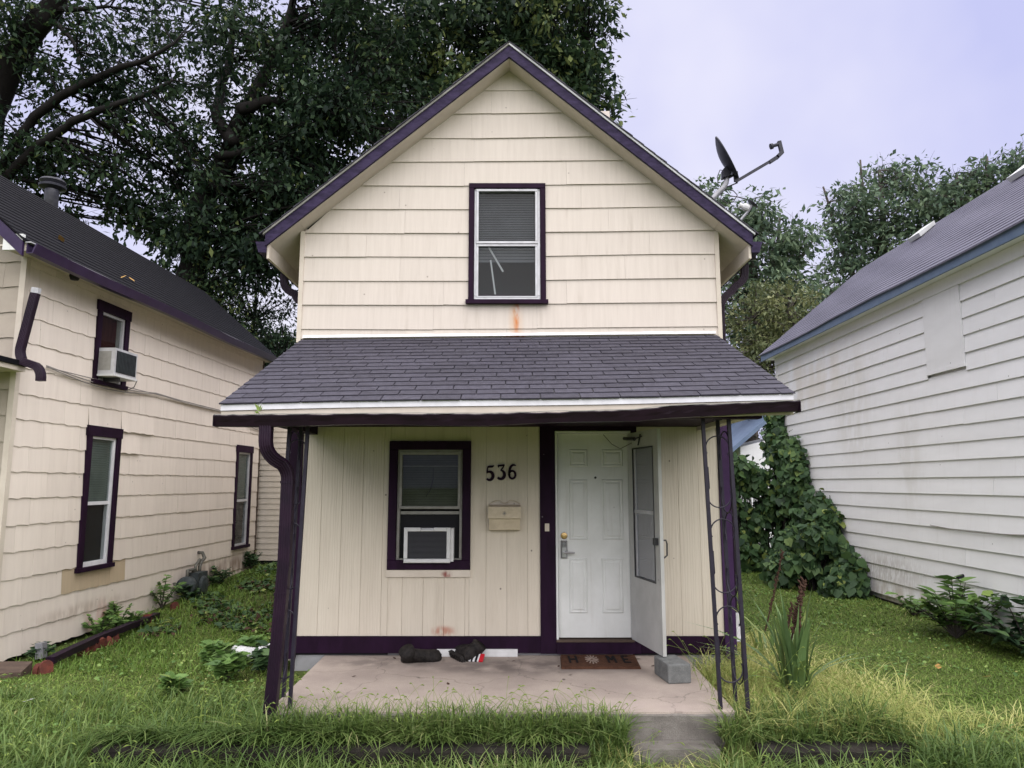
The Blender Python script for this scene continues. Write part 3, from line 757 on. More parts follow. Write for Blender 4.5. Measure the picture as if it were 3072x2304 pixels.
# ---- six-panel door
D = thing('door', None, None, ((DX0 + DX1) / 2, YW, Z_SILL)); D.parent = H; D.location = wat(D) - wat(H)
YD = YW + .022
B('slab', MAT['white_dirty'], D, DX0, DX1 + .01, YD, YD + .045, Z_SILL, Z_DTOP + .005)
for (pa, pb) in ((1706, 1762), (1804, 1868)):
    for (ya, yb) in ((1348, 1400), (1438, 1620), (1674, 1840)):
        xa, xb = at(pa, ya, YD).x, at(pb, ya, YD).x; zt, za = at(pa, ya, YD).z, at(pa, yb, YD).z
        v = []
        for (ins, yy) in ((0, YD - .0005), (.012, YD - .009), (.022, YD - .003), (.030, YD - .003), (.044, YD - .010)):
            v += [(xa + ins, yy, za + ins), (xb - ins, yy, za + ins), (xb - ins, yy, zt - ins), (xa + ins, yy, zt - ins)]
        f = [(4 * r + i, 4 * r + (i + 1) % 4, 4 * r + 4 + (i + 1) % 4, 4 * r + 4 + i) for r in range(4) for i in range(4)] + [(16, 17, 18, 19)]
        add('panel', v, f, MAT['white_dirty'], D)
c = at(1692, 1607, YD); MB().lathe(c, (0, -1, 0), [(.032, 0), (.033, .012), (.027, .02), (.020, .022), (.018, .027), (.004, .028)], 18).build('deadbolt', MAT['brass'], D)
c = at(1786, 1433, YD); MB().lathe(c, (0, -1, 0), [(.012, 0), (.012, .006), (.006, .008)], 12).build('peephole', MAT['black'], D)
c = at(1692, 1648, YD)
lk = MB().cbox(c.x - .031, c.x + .031, YD - .028, YD, c.z - .085, c.z + .085, .010).build('keypad_lock', MAT['steel'], D)
mb = MB()
for i in range(3):
    for j in range(4): mb.box(c.x - .019 + i * .014, c.x - .009 + i * .014, YD - .031, YD - .026, c.z + .022 + j * .013, c.z + .031 + j * .013)
mb.build('key', MAT['black'], lk)
MB().tube([(c.x, YD - .02, c.z - .03), (c.x, YD - .06, c.z - .03)], .014, 10).tube([(c.x - .005, YD - .058, c.z - .03), (c.x + .05, YD - .062, c.z - .027), (c.x + .10, YD - .056, c.z - .03)], [.010, .010, .008], 8).build('lever', MAT['steel'], lk)
# ---- storm door, standing open
hx, hy, fx_, fy_ = DX1 + .020, YW - .042, 1.315, 6.42
sd = Vector((fx_ - hx, fy_ - hy, 0)); SWID = sd.length; sd.normalize(); sn = Vector((sd.y, -sd.x, 0))   # sn: towards the house door side
Sd = thing('storm_door', None, None, (hx, hy, Z_SILL)); Sd.parent = H; Sd.location = wat(Sd) - wat(H)
def sbox(name, mat, par, u0, u1, n0, n1, z0, z1):
    P = lambda u, n, z: tuple(Vector((hx, hy, 0)) + sd * u + sn * n + Vector((0, 0, z)))
    return MB().hexa([P(u0, n0, z0), P(u1, n0, z0), P(u1, n1, z0), P(u0, n1, z0), P(u0, n0, z1), P(u1, n0, z1), P(u1, n1, z1), P(u0, n1, z1)]).build(name, mat, par)
zg0, zg1 = 0.90, 2.12
sbox('stile', MAT['storm'], Sd, 0, .11, -.016, .016, Z_SILL, Z_DTOP)
sbox('stile', MAT['storm'], Sd, SWID - .11, SWID, -.016, .016, Z_SILL, Z_DTOP)
sbox('top_rail', MAT['storm'], Sd, .1105, SWID - .1105, -.0155, .0155, zg1, Z_DTOP - .0005)
sbox('kick_panel', MAT['storm'], Sd, .1105, SWID - .1105, -.0155, .0155, Z_SILL + .0005, zg0)
gf_ = sbox('glass_frame', MAT['black'], Sd, .111, .124, -.010, .020, zg0, zg1)
sbox('frame_side', MAT['black'], gf_, SWID - .124, SWID - .111, -.010, .020, zg0, zg1)
sbox('frame_side', MAT['black'], gf_, .124, SWID - .124, -.010, .020, zg0, zg0 + .012)
sbox('frame_side', MAT['black'], gf_, .124, SWID - .124, -.010, .020, zg1 - .012, zg1)
sbox('frame_side', MAT['alu'], gf_, .1245, SWID - .1245, -.012, .012, 1.50, 1.53)
sbox('frame_side', MAT['alu'], gf_, .1245, .16, -.008, .008, zg0 + .012, zg1 - .012)
sbox('pane', MAT['glass_storm'], Sd, .16, SWID - .125, -.002, .002, zg0 + .012, 1.499)
sbox('pane', MAT['glass_storm'], Sd, .16, SWID - .125, -.002, .002, 1.531, zg1 - .012)
hd = sbox('handle', MAT['black'], Sd, SWID - .085, SWID - .035, .0165, .05, 1.24, 1.30)
P = lambda u, n, z: Vector((hx, hy, 0)) + sd * u + sn * n + Vector((0, 0, z))
MB().tube([P(SWID - .06, -.016, 1.28), P(SWID - .06, -.065, 1.28), P(SWID - .055, -.072, 1.25), P(SWID - .05, -.068, 1.15), P(SWID - .055, -.045, 1.13), P(SWID - .055, -.016, 1.135)], .008, 8).build('grip', MAT['black'], hd)
MB().tube([P(.02, .06, Z_DTOP - .05), P(.26, .05, Z_DTOP - .07)], .017, 10).tube([P(.26, .05, Z_DTOP - .07), P(.40, .03, Z_DTOP - .05)], .006, 6).tube([P(.36, .03, Z_DTOP - .03), P(.30, .03, Z_DTOP - .13)], .008, 6).build('closer', MAT['black'], Sd)
a, b = at(1810, 1304, YW - .04), P(.14, .03, 2.17)
MB().tube([a, a.lerp(b, .3) + Vector((0, 0, -.07)), a.lerp(b, .6) + Vector((0, 0, -.09)), b], .0035, 5).build('chain', MAT['pipe_old'], Sd)

# ---- porch: ceiling, beam, roof, gutter
PF = 5.38
def proof(u, v):                                # u across 0..1, v 0 at the eave .. 1 at the wall
    xf, xb = -2.20 + 4.33 * u, -2.125 + 4.195 * u
    zf, zb_ = 2.372 + .080 * u + .006 * math.sin(u * 7), at(1536, 1017, YW).z - .012 + .045 * u
    return Vector((xf + (xb - xf) * v, PF + (YW - .024 - PF) * v, zf + (zb_ - zf) * v))
PR = thing('porch_roof', None, None, (0, 6.2, 2.36)); PR.parent = H; PR.location = wat(PR) - wat(H)
nrm = (proof(1, 0) - proof(0, 0)).cross(proof(0, 1) - proof(0, 0)).normalized()
c8 = [proof(.003, .005), proof(.997, .005), proof(.997, 1), proof(.003, 1)]
MB().hexa([p - nrm * .035 for p in c8] + [p - nrm * .004 for p in c8]).build('deck', MAT['black'], PR)
NR, TW = 17, 0.302
rnd = random.Random(5)
for r in range(NR):
    v0, v1 = r / NR, min(1.0, (r + 1.25) / NR)
    off = (-(r * 0.37) % 1.0) * TW
    x = -off; L = 4.33
    wob0 = rnd.uniform(-.0015, .0015)
    while x < L - .01:
        a, b = max(0.0, x), min(L, x + TW)
        if b - a > .02:
            g = .0042
            ua, ub = (a + (g if a > 0 else -.008)) / L, (b - (g if b < L else -.008)) / L
            la, lb = rnd.uniform(-.0012, .0012) + wob0, rnd.uniform(-.0012, .0012) + wob0
            th = .009 + rnd.uniform(0, .003)
            p0, p1, p2, p3 = proof(ua, v0 + la - (.006 if r == 0 else 0)), proof(ub, v0 + lb - (.006 if r == 0 else 0)), proof(ub, v1), proof(ua, v1)
            lo = .0015
            MB().hexa([p0 + nrm * lo, p1 + nrm * lo, p2 - nrm * .001, p3 - nrm * .001, p0 + nrm * (th + lo), p1 + nrm * (th + lo), p2 + nrm * .003, p3 + nrm * .003]).build('shingle', MAT['shingle'], PR)
        x += TW
# flashing against the wall, a little buckled, with its nails
n = 40; v = []; f = []
for i in range(n + 1):
    u = i / n; p = proof(u, 1.0); w = .006 * math.sin(i * 1.7) * random.random()
    v += [p + nrm * .012 + Vector((0, -.028, .002)), p + Vector((0, -.010, .022 + w)), p + Vector((0, -.006 - abs(w), .046 + w))]
for i in range(n):
    for k in range(2): f.append((i * 3 + k, i * 3 + 3 + k, i * 3 + 4 + k, i * 3 + 1 + k))
add('flashing', v, f, MAT['white'], PR)
# eave: drip edge, fascia board, gutter
def strip(name, mat, par, y0, y1, d0, d1, z=None):
    n = 30; v = []; f = []
    for i in range(n + 1):
        u = i / n; p = proof(u, 0.0); zz = p.z if z is None else z
        v += [(p.x, y0, zz + d0), (p.x, y1, zz + d0), (p.x, y1, zz + d1), (p.x, y0, zz + d1)]
    for i in range(n):
        for k in range(4): f.append((4 * i + k, 4 * i + (k + 1) % 4, 4 * i + 4 + (k + 1) % 4, 4 * i + 4 + k))
    f += [(3, 2, 1, 0), tuple(4 * n + k for k in range(4))]
    return add(name, v, f, mat, par)
strip('drip_edge', MAT['white'], PR, PF + .004, PF + .014, -.048, -.003)
strip('fascia_board', MAT['cream'], PR, PF + .016, PF + .04, -.16, -.012)
gz = [(-2.205, 2.282), (-1.6, 2.288), (-.9, 2.292), (-.2, 2.292), (.2, 2.304), (.60, 2.312), (.92, 2.322), (1.18, 2.352), (1.6, 2.366), (2.135, 2.390)]
def gtop(x):
    for (xa, za), (xb, zb_) in zip(gz[:-1], gz[1:]):
        if x <= xb: return za + (zb_ - za) * (x - xa) / (xb - xa)
    return gz[-1][1]
n = 90; v = []; f = []; rnd = random.Random(9)
wob = 0.0
for i in range(n + 1):
    x = -2.205 + 4.34 * i / n; zt = gtop(x)
    wob = wob * .6 + rnd.uniform(-.0045, .0045)
    zbm = zt - .082 - .006 * math.sin(i * .2)
    yb = PF - .002
    v += [(x, yb, zt - .01), (x, yb, zbm), (x, yb - .075, zbm), (x, yb - .088, zbm + .03), (x, yb - .098 + wob, zbm + .05), (x, yb - .11 + wob, zt - .008 + wob), (x, yb - .108 + wob, zt + wob), (x, yb - .092 + wob, zt - .001 + wob), (x, yb - .085, zbm + .045), (x, yb - .07, zbm + .008), (x, yb - .008, zbm + .008), (x, yb - .008, zt - .01)]
m = 12
for i in range(n):
    for k in range(m): f.append((m * i + k, m * i + (k + 1) % m, m * i + m + (k + 1) % m, m * i + m + k))
f += [tuple(reversed(range(m))), tuple(m * n + k for k in range(m))]
GU = add('porch_gutter', v, f, MAT['gutter'], H)
n = 60; v = []; f = []; wob = 0
for i in range(n + 1):                           # pale strip along the gutter lip, its highlight put into the colour
    x = -2.20 + 4.33 * i / n; zt = gtop(x); wob = .0015 * math.sin(i * 1.3) 
    v += [(x, PF - .114, zt - .001 + wob), (x, PF - .095, zt + .002 + wob), (x, PF - .095, zt + .006 + wob), (x, PF - .114, zt + .005 + wob)]
for i in range(n):
    for k in range(4): f.append((4 * i + k, 4 * i + (k + 1) % 4, 4 * i + 4 + (k + 1) % 4, 4 * i + 4 + k))
add('lip', v, f, MAT['alu_grey'], GU)
for x in (-2.2055, 2.1355):
    zt = gtop(x); B('end_cap', MAT['gutter'], GU, x - .001, x + .001, PF - .11, PF - .002, zt - .085, zt - .004)
B('porch_ceiling', MAT['purple'], H, -2.10, 2.06, PF + .05, YW - .015, ZC - .02, ZC)
B('porch_beam', MAT['purple'], H, -1.95, 1.90, PF + .045, PF + .15, ZC - .09, ZC - .021)
B('porch_beam', MAT['purple'], H, -2.02, -1.93, PF + .151, YW - .05, ZC - .10, ZC - .021)
B('porch_beam', MAT['cream'], H, 1.84, 1.93, PF + .151, YW - .05, ZC - .06, ZC - .021)
for x in (-2.10, 2.04):                          # boarded triangles closing the ends of the porch roof
    a, b = (proof(.03, 0), proof(.03, 1)) if x < 0 else (proof(.97, 0), proof(.97, 1))
    MB().raw([(x, PF + .06, ZC), (x, YW - .03, ZC), (x, YW - .03, b.z - .05), (x + .02, PF + .06, ZC), (x + .02, YW - .03, ZC), (x + .02, YW - .03, b.z - .05)], [(0, 1, 2), (3, 5, 4), (0, 3, 4, 1), (1, 4, 5, 2), (2, 5, 3, 0)]).build('end_panel', MAT['cream'], H)
# ---- iron corner posts with scrolls
def iron_post(s, xa, xb, label):
    zt = ZC - .07; zb_ = SLAB_Z - .02
    t = thing('iron_post', label, None, (xa, 5.52, SLAB_Z)); t.parent = H; t.location = wat(t) - wat(H)
    bt = .026; lean = .055 * s
    feet = [(xa, 5.53), (xb, 5.53), (xb, 5.83)]
    P = lambda i, z: Vector((feet[i][0] + lean * (zt - z) / (zt - zb_), feet[i][1], z))
    for i in range(3):
        MB().bar(P(i, zb_ - (.2 if i else 0)), P(i, zt), bt, bt, (0, 1, 0)).build('bar', MAT['iron'], t)
    for (ia, ib) in ((0, 1), (1, 2)):
        for zc in (2.05, 1.42, 0.78):
            a, b = P(ia, zc), P(ib, zc); u = (b - a); w = u.length; u.normalize(); cc = (a + b) / 2
            for kk, (dz, sg) in enumerate(((.0, 1), (-.36, -1))):
                pts = []
                for q in range(19):
                    th = PI * (-.15 + 1.35 * q / 18)
                    pts.append(cc + Vector((0, 0, dz)) + u * (-math.cos(th) * w * .46 * sg) + Vector((0, 0, math.sin(th) * w * .46 * sg)))
                pts.append(cc + Vector((0, 0, dz / 2 - .18 * (1 if kk == 0 else -1) * .2)) + u * (w * .40 * sg if kk == 0 else w * .40 * sg))
                MB().tube(pts, .0055, 6).build('scroll', MAT['iron'], t)
    mb = MB()
    for i in range(3): p = P(i, zt); mb.box(p.x - .03, p.x + .03, p.y - .03, p.y + .03, zt, zt + .012)
    mb.build('top_plate', MAT['iron'], t)
iron_post(1, 1.475, 1.675, 'iron corner post with scrolls beside the doorway')
iron_post(-1, -1.575, -1.715, 'iron corner post beside the purple downspout')
# ---- front downspout
pts = [Vector((-1.83, 5.335, gtop(-1.83) - .075)), Vector((-1.83, 5.335, 2.12))] + bend((-1.83, 5.335, 2.10), (-1.83, 5.335, 2.00), (-1.765, 5.42, 1.945)) + bend((-1.75, 5.44, 1.935), (-1.70, 5.49, 1.89), (-1.70, 5.49, 1.80)) \
    + [Vector((-1.70, 5.49, 1.2)), Vector((-1.725, 5.48, .6)), Vector((-1.75, 5.47, .16))] + bend((-1.75, 5.47, .15), (-1.755, 5.46, .05), (-1.78, 5.37, .01))
ds = spout('downspout', pts, MAT['spout'], H, .088, .066)
for zz in (1.80, .98): MB().sweep([(-1.70 - (.012 if zz < 1 else 0), 5.487, zz), (-1.70 - (.012 if zz < 1 else 0), 5.487, zz - .02)], rib_prof(.095, .073), up=(0, 1, 0)).build('joint_band', MAT['spout'], ds)
# ---- house number
def pen(name, strokes, ox, oz, h, mat, parent, y, depth=.012):
    mb = MB()
    for st in strokes:
        n = len(st); v = []; f = []
        for i, (x, z, w) in enumerate(st):
            a, b = st[max(0, i - 1)], st[min(n - 1, i + 1)]
            dx, dz = b[0] - a[0], b[1] - a[1]; l = math.hypot(dx, dz) or 1
            nx_, nz_ = -dz / l * w / 2, dx / l * w / 2
            for yy in (y - depth, y):
                v += [(ox + (x + nx_) * h, yy, oz + (z + nz_) * h), (ox + (x - nx_) * h, yy, oz + (z - nz_) * h)]
        for i in range(n - 1):
            a, b = 4 * i, 4 * i + 4
            f += [(a, a + 1, b + 1, b), (a + 2, b + 2, b + 3, a + 3), (a, b, b + 2, a + 2), (a + 1, a + 3, b + 3, b + 1)]
        f += [(0, 2, 3, 1), (4 * n - 4, 4 * n - 3, 4 * n - 1, 4 * n - 2)]
        mb.raw(v, f)
    return mb.build(name, mat, parent)
def arc(cx, cz, rx, rz, a0, a1, w0, w1, wm=None, n=14):
    out = []
    for i in range(n + 1):
        t = i / n; a = math.radians(a0 + (a1 - a0) * t); w = w0 + (w1 - w0) * t
        if wm is not None: w = w * (1 - math.sin(PI * t)) + wm * math.sin(PI * t)
        out.append((cx + rx * math.cos(a), cz + rz * math.sin(a), w))
    return out
dig5 = [[(.14, .93, .10), (.30, .955, .12), (.46, .96, .12), (.60, 1.02, .04)], [(.155, .95, .06), (.125, .74, .07), (.11, .55, .08)],
        arc(.27, .31, .25, .29, 140, -140, .06, .10, .17)]
dig3 = [[(.10, .80, .05), (.08, .92, .10), (.30, .95, .10), (.52, .97, .10)], [(.53, .99, .05), (.42, .80, .07), (.27, .63, .06)],
        arc(.26, .31, .27, .30, 95, -140, .05, .12, .17)]
dig6 = [arc(.40, .42, .31, .55, 62, 200, .05, .12, .13), arc(.30, .29, .22, .27, 0, 360, .11, .11, .11, 20)]
zn = at(1500, 1441, YW).z; hgt = at(1500, 1398, YW).z - zn
for dg, px, dy in ((dig5, 1457, .0), (dig3, 1491, .012), (dig6, 1524, .014)):
    pen('house_number', [[(x, z, w * 1.35) for x, z, w in st] for st in dg], at(px, 1420, YW).x, zn + dy, hgt, MAT['purple'], H, YW - .013)

# ------------------------------------------------------------------ neighbouring house with wavy siding shingles
LO = Vector((-5.012, 7.15, 0)); LU = Vector((.04, 1, 0)).normalized(); LN = Vector((1, -.04, 0)).normalized()
LLEN = 6.35
def WL(u, z, out=0.0): return LO + LU * u + LN * out + Vector((0, 0, z))
def on_left(px, py, out=0.0):                  # photograph point on that wall -> (u, z)
    d = ray(px, py); o_ = Vector((0, 0, CAM_Z)); q = LO + LN * out
    t = (q - o_).dot(LN) / d.dot(LN); p = o_ + d * t
    return (p - LO).dot(LU), p.z
NH = thing('neighbour_house', 'pinkish cream house with wavy shingle siding and a dark roof', 'house', WL(LLEN / 2, 0, -1.5))
def lbox(name, mat, par, u0, u1, o0, o1, z0, z1):
    return MB().hexa([WL(u0, z0, o0), WL(u0, z0, o1), WL(u1, z0, o1), WL(u1, z0, o0), WL(u0, z1, o0), WL(u0, z1, o1), WL(u1, z1, o1), WL(u1, z1, o0)]).build(name, mat, par)
lwins = []
for q in ([(301, 899), (394, 938), (375, 1165), (278, 1140)], [(264, 1274), (363, 1288), (340, 1692), (236, 1710)], [(712, 1335), (757, 1339), (748, 1634), (699, 1645)]):
    uz = [on_left(*p, .03) for p in q]
    lwins.append(((uz[0][0] + uz[3][0]) / 2, (uz[1][0] + uz[2][0]) / 2, (uz[2][1] + uz[3][1]) / 2, (uz[0][1] + uz[1][1]) / 2))
mb = MB()
mb.hexa([WL(.02, -.2, -.10), WL(LLEN - .02, -.2, -.10), WL(LLEN - .02, -.2, -2.9), WL(.02, -.2, -2.9), WL(.02, 4.15, -.10), WL(LLEN - .02, 4.15, -.10), WL(LLEN - .02, 4.15, -2.9), WL(.02, 4.15, -2.9)])
mb.build('room_core', MAT['inside'], NH)
# shingles
EXP = .265
rnd = random.Random(21)
def wavy(name, P, a, b, z0, z1, mat, par, phase, proud):
    n = 7; v = []; f = []
    for i in range(n + 1):
        u = a + (b - a) * i / n
        zz = z0 + .0065 * math.sin((u + phase) * 2 * PI / .235) + .0025 * math.sin((u + phase) * 2 * PI / .11)
        v += [P(u, zz, proud), P(u, z1, .004), P(u, zz, proud - .008)]
    for i in range(n):
        p = 3 * i; f += [(p, p + 3, p + 4, p + 1), (p, p + 2, p + 5, p + 3)]
    f += [(0, 1, 2), (3 * n, 3 * n + 2, 3 * n + 1)]
    return add(name, v, f, mat, par)
def in_win(a, b, z0, z1):
    for w in lwins:
        if b > w[0] + .02 and a < w[1] - .02 and z1 > w[2] + .03 and z0 < w[3] - .03: return w
(TAN_U0, TAN_Z), (TAN_U1, _z) = on_left(192, 1745), on_left(375, 1725)
TAN_K = int((TAN_Z - .305) // EXP)
for k in range(-1, 15):
    z0, z1 = .305 + EXP * k, .305 + EXP * (k + 1) + .02
    if k == -1: z0 = .06
    if k == 14: z1 = 4.16
    off = [0, .3, .13, .44, .21][k % 5] + rnd.uniform(-.05, .05)
    u = -off
    dz = rnd.uniform(-.004, .004)
    while u < LLEN:
        a, b = max(0.0, u), min(LLEN, u + .61)
        u += .61
        if b - a < .04: continue
        pieces = [(a, b, z0, z1)]
        w = in_win(a, b, z0, z1)
        if w:
            pieces = []
            if a < w[0]: pieces.append((a, min(b, w[0] + .01), z0, z1))
            if b > w[1]: pieces.append((max(a, w[1] - .01), b, z0, z1))
            aa, bb = max(a, w[0]), min(b, w[1])
            if z1 > w[3] + .04: pieces.append((aa, bb, w[3] - .02, z1))
            if z0 < w[2] - .04: pieces.append((aa, bb, z0, w[2] + .02))
        for (p, q, c0, c1) in pieces:
            if q - p < .03: continue
            pr = .014 + rnd.uniform(0, .004)
            if 7 <= k <= 9 and .9 < p < 2.2 and rnd.random() < .5: pr += .02         # loose, lifted pieces
            tan = k == TAN_K and TAN_U0 - .35 < p < TAN_U1 - .25
            wavy('siding_shingle', WL, p + .0012, q - .0012, c0 + dz + rnd.uniform(-.003, .003), c1, MAT['shake_tan' if tan else 'shake'], NH, rnd.choice((0, 0, .05)), pr)
lbox('corner_strip', MAT['cream'], NH, -.03, .03, -.03, .03, .05, 4.10)
lbox('corner_strip', MAT['wood_brown'], NH, LLEN - .004, LLEN + .03, -.03, .026, .25, 4.10)
# front wall of that house: combed shingles going away to the left
FP = lambda x, z, out: Vector((LO.x - .03 - x, LO.y + .005 - out, z))
for k in range(-1, 15):
    z0, z1 = .33 + EXP * k, .33 + EXP * (k + 1) + .02
    u = -rnd.uniform(0, .5)
    while u < 1.5:
        a, b = max(0, u), u + .61; u += .61
        if b - a > .05: wavy('siding_shingle', FP, a + .001, b - .001, max(z0, .05), z1, MAT['shake_front'], NH, 0, .018 + rnd.uniform(0, .004))
# roof
LE_O, LE_Z, LS = .27, 4.14, .88
RID_O = -1.30
RF, RB = -.42, LLEN + .15
rl = thing('roof', None, None, WL(3, 4.1, -1)); rl.parent = NH; rl.location = wat(rl) - wat(NH)
NCO = 20
for i in range(NCO):
    a, b = i / NCO, min(1.0, (i + 1.15) / NCO)
    o0, o1 = LE_O + (RID_O - LE_O) * a, LE_O + (RID_O - LE_O) * b
    z0, z1 = LE_Z + (LE_O - o0) * LS, LE_Z + (LE_O - o1) * LS
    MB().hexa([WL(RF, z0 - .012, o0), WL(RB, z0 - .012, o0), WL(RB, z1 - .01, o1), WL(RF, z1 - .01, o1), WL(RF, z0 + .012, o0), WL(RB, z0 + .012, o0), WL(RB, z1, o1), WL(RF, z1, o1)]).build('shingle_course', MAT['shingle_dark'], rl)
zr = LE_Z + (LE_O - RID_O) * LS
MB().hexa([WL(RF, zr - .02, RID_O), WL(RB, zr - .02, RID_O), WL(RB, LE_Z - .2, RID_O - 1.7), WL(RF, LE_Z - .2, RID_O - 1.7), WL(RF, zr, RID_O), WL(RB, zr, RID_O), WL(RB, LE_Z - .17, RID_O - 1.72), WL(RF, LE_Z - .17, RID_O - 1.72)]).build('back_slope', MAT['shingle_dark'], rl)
MB().raw([WL(.1, 4.1, -.05), WL(.1, 4.1, -2.9), WL(.1, zr - .1, RID_O), WL(LLEN, 4.1, -.05), WL(LLEN, 4.1, -2.9), WL(LLEN, zr - .1, RID_O)], [(0, 1, 2), (3, 5, 4)]).build('gable_wall', MAT['shake_front'], NH)
MB().hexa([WL(RF + .02, LE_Z - .16, LE_O - .02), WL(RF + .05, LE_Z - .16, LE_O - .02), WL(RF + .05, zr - .16, RID_O), WL(RF + .02, zr - .16, RID_O), WL(RF + .02, LE_Z - .012, LE_O - .02), WL(RF + .05, LE_Z - .012, LE_O - .02), WL(RF + .05, zr - .025, RID_O), WL(RF + .02, zr - .025, RID_O)]).build('rake_board', MAT['purple_gutter'], NH)
lbox('rake_return', MAT['white_dirty'], NH, RF + .022, RF + .06, .05, .245, LE_Z - .10, LE_Z + .06)
lbox('soffit', MAT['soffit'], NH, RF + .06, RB, -.02, LE_O - .03, LE_Z - .05, LE_Z - .03)
lbox('eave_board', MAT['cream'], NH, RF + .06, RB, LE_O - .03, LE_O - .005, LE_Z - .10, LE_Z - .014)
lbox('drip_edge', MAT['alu'], NH, RF + .04, RB, LE_O - .01, LE_O + .05, LE_Z - .024, LE_Z - .0135)
g = [(0, .0), (0, -.10), (.07, -.10), (.085, -.06), (.105, -.005), (.095, 0), (.07, -.055), (.06, -.09), (.01, -.09), (.01, 0)]
v = []; f = []; n = len(g); m = 24
for i in range(m + 1):
    u = RF + .05 + (RB - RF - .05) * i / m
    for (a, b) in g: v.append(WL(u, LE_Z - .028 + b - .01 * math.sin(i * .5), LE_O + a))
for i in range(m):
    for k in range(n): f.append((n * i + k, n * i + (k + 1) % n, n * i + n + (k + 1) % n, n * i + n + k))
f += [tuple(range(n)), tuple(n * m + k for k in reversed(range(n)))]
add('eave_gutter', v, f, MAT['purple_gutter'], NH)
c = WL(.55, LE_Z - .06, .15); MB().lathe(c, (0, 0, -1), [(.05, 0), (.055, .03), (.04, .07), (.01, .075)], 12).build('soffit_lamp', MAT['grille'], NH)
# vent pipe with a cap
c = at(152, 622, 10.2)
MB().lathe((c.x, c.y, c.z - .35), (0, 0, 1), [(.095, 0), (.095, .68), (.095, .72)], 16).build('vent_pipe', MAT['vent'], NH, True)
MB().lathe((c.x, c.y, c.z + .27), (0, 0, 1), [(.10, 0), (.18, .03), (.185, .06), (.14, .08), (.18, .12), (.16, .15), (.02, .17)], 16).build('vent_cap', MAT['dish'], NH)
# front porch roof end beyond the corner
a = at(50, 1078, 6.95)
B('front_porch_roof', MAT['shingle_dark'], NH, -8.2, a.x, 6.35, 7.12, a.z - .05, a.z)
B('front_porch_gutter', MAT['gutter'], NH, -8.2, a.x - .02, 6.24, 6.349, a.z - .16, a.z - .06)
B('front_porch_soffit', MAT['cream'], NH, -8.2, a.x - .02, 6.36, 7.12, a.z - .10, a.z - .052)
# windows of that wall
def left_window(w, kind):
    u0, u1, z0, z1 = w
    t = thing('window', None, None, WL((u0 + u1) / 2, z0, 0)); t.parent = NH; t.location = wat(t) - wat(NH)
    cw = .085 if kind != 'far' else .07
    lbox('casing', MAT['purple'], t, u0, u0 + cw, -.06, .035, z0, z1); lbox('casing', MAT['purple'], t, u1 - cw, u1, -.06, .035, z0, z1)
    lbox('casing', MAT['purple'], t, u0 - .015, u1 + .015, -.06, .04, z1 - .12, z1 + .002)
    lbox('sill', MAT['purple'], t, u0 - .02, u1 + .02, -.06, .055, z0 - .03, z0 + .02)
    a, b, c_, d = u0 + cw, u1 - cw, z0 + .021, z1 - .121
    fm = MAT['white'] if kind == 'low' else MAT['alu']
    lbox('frame', fm, t, a, a + .03, -.06, .012, c_, d); lbox('frame', fm, t, b - .035, b, -.06, .012, c_, d)
    lbox('frame', fm, t, a + .031, b - .036, -.06, .012, d - .03, d); lbox('frame', fm, t, a + .031, b - .036, -.06, .012, c_, c_ + (.05 if kind == 'low' else .03))
    zm = c_ + (d - c_) * .48
    if kind != 'up':
        lbox('meeting_rail', fm, t, a + .031, b - .036, -.05, .004, zm - .02, zm + .02)
        lbox('pane', MAT['glass'], t, a + .031, b - .036, -.014, -.011, zm + .02, d - .03)
        mb = MB(); z = zm
        while z < d - .03:
            mb.raw([WL(a + .03, z, -.024), WL(b - .03, z, -.024), WL(b - .03, z + .026, -.034), WL(a + .03, z + .026, -.034)], [(0, 1, 2, 3)]); z += .028
        mb.build('blind', MAT['curtain_green'], t)
        lbox('curtain', MAT['grille'], t, a + .03, b - .03, -.062, -.055, c_ + .03, zm - .02)
    else:
        lbox('curtain', MAT['curtain_red'], t, a + .02, b - .10, -.045, -.03, c_, d); lbox('blind', MAT['alu_grey'], t, b - .10, b - .02, -.04, -.025, c_, d)
    lbox('pane', MAT['glass'], t, a + .031, b - .036, -.018, -.015, c_ + .03, (zm - .02) if kind != 'up' else d - .03)
left_window(lwins[0], 'up'); left_window(lwins[1], 'low'); left_window(lwins[2], 'far')
# cables strung along the wall
def sagline(P0, P1, n, drop): return [P0.lerp(P1, i / n) + Vector((0, 0, -drop * math.sin(PI * i / n))) for i in range(n + 1)]
cb = [on_left(140, 1097, .04), on_left(468, 1179, .04), on_left(720, 1243, .04), on_left(790, 1290, .04)]
cp = [WL(u, z, .04) for u, z in cb]
mb = MB()
for j, dr in enumerate((.06, .09, .0)):
    pts = []
    for a, b, q in zip(cp[:-1], cp[1:], (1, .35, .9)): pts += sagline(a, b, 10, dr * q)[:-1]
    mb.tube([p + Vector((0, 0, -.008 * j)) for p in pts] + [cp[-1]], .006, 6)
mb.build('wall_cable', MAT['cable'], NH)
# dangling length of downspout at the corner
P_ = [at(106, 880, 7.02), at(62, 1045, 7.02), at(58, 1068, 7.02), at(70, 1085, 7.02), at(108, 1098, 7.02), at(126, 1110, 7.02), at(130, 1120, 7.02), at(122, 1143, 7.02)]
d0 = spout('loose_downspout', [P_[0], P_[1]] + bend(P_[1], P_[2], P_[3]) + bend(P_[4], P_[5], P_[7]), MAT['spout'], NH, .075, .055)
spout('torn_end', [P_[0] + Vector((.008, 0, .055)), P_[0] + Vector((.001, 0, .001))], MAT['alu'], d0, .07, .05)
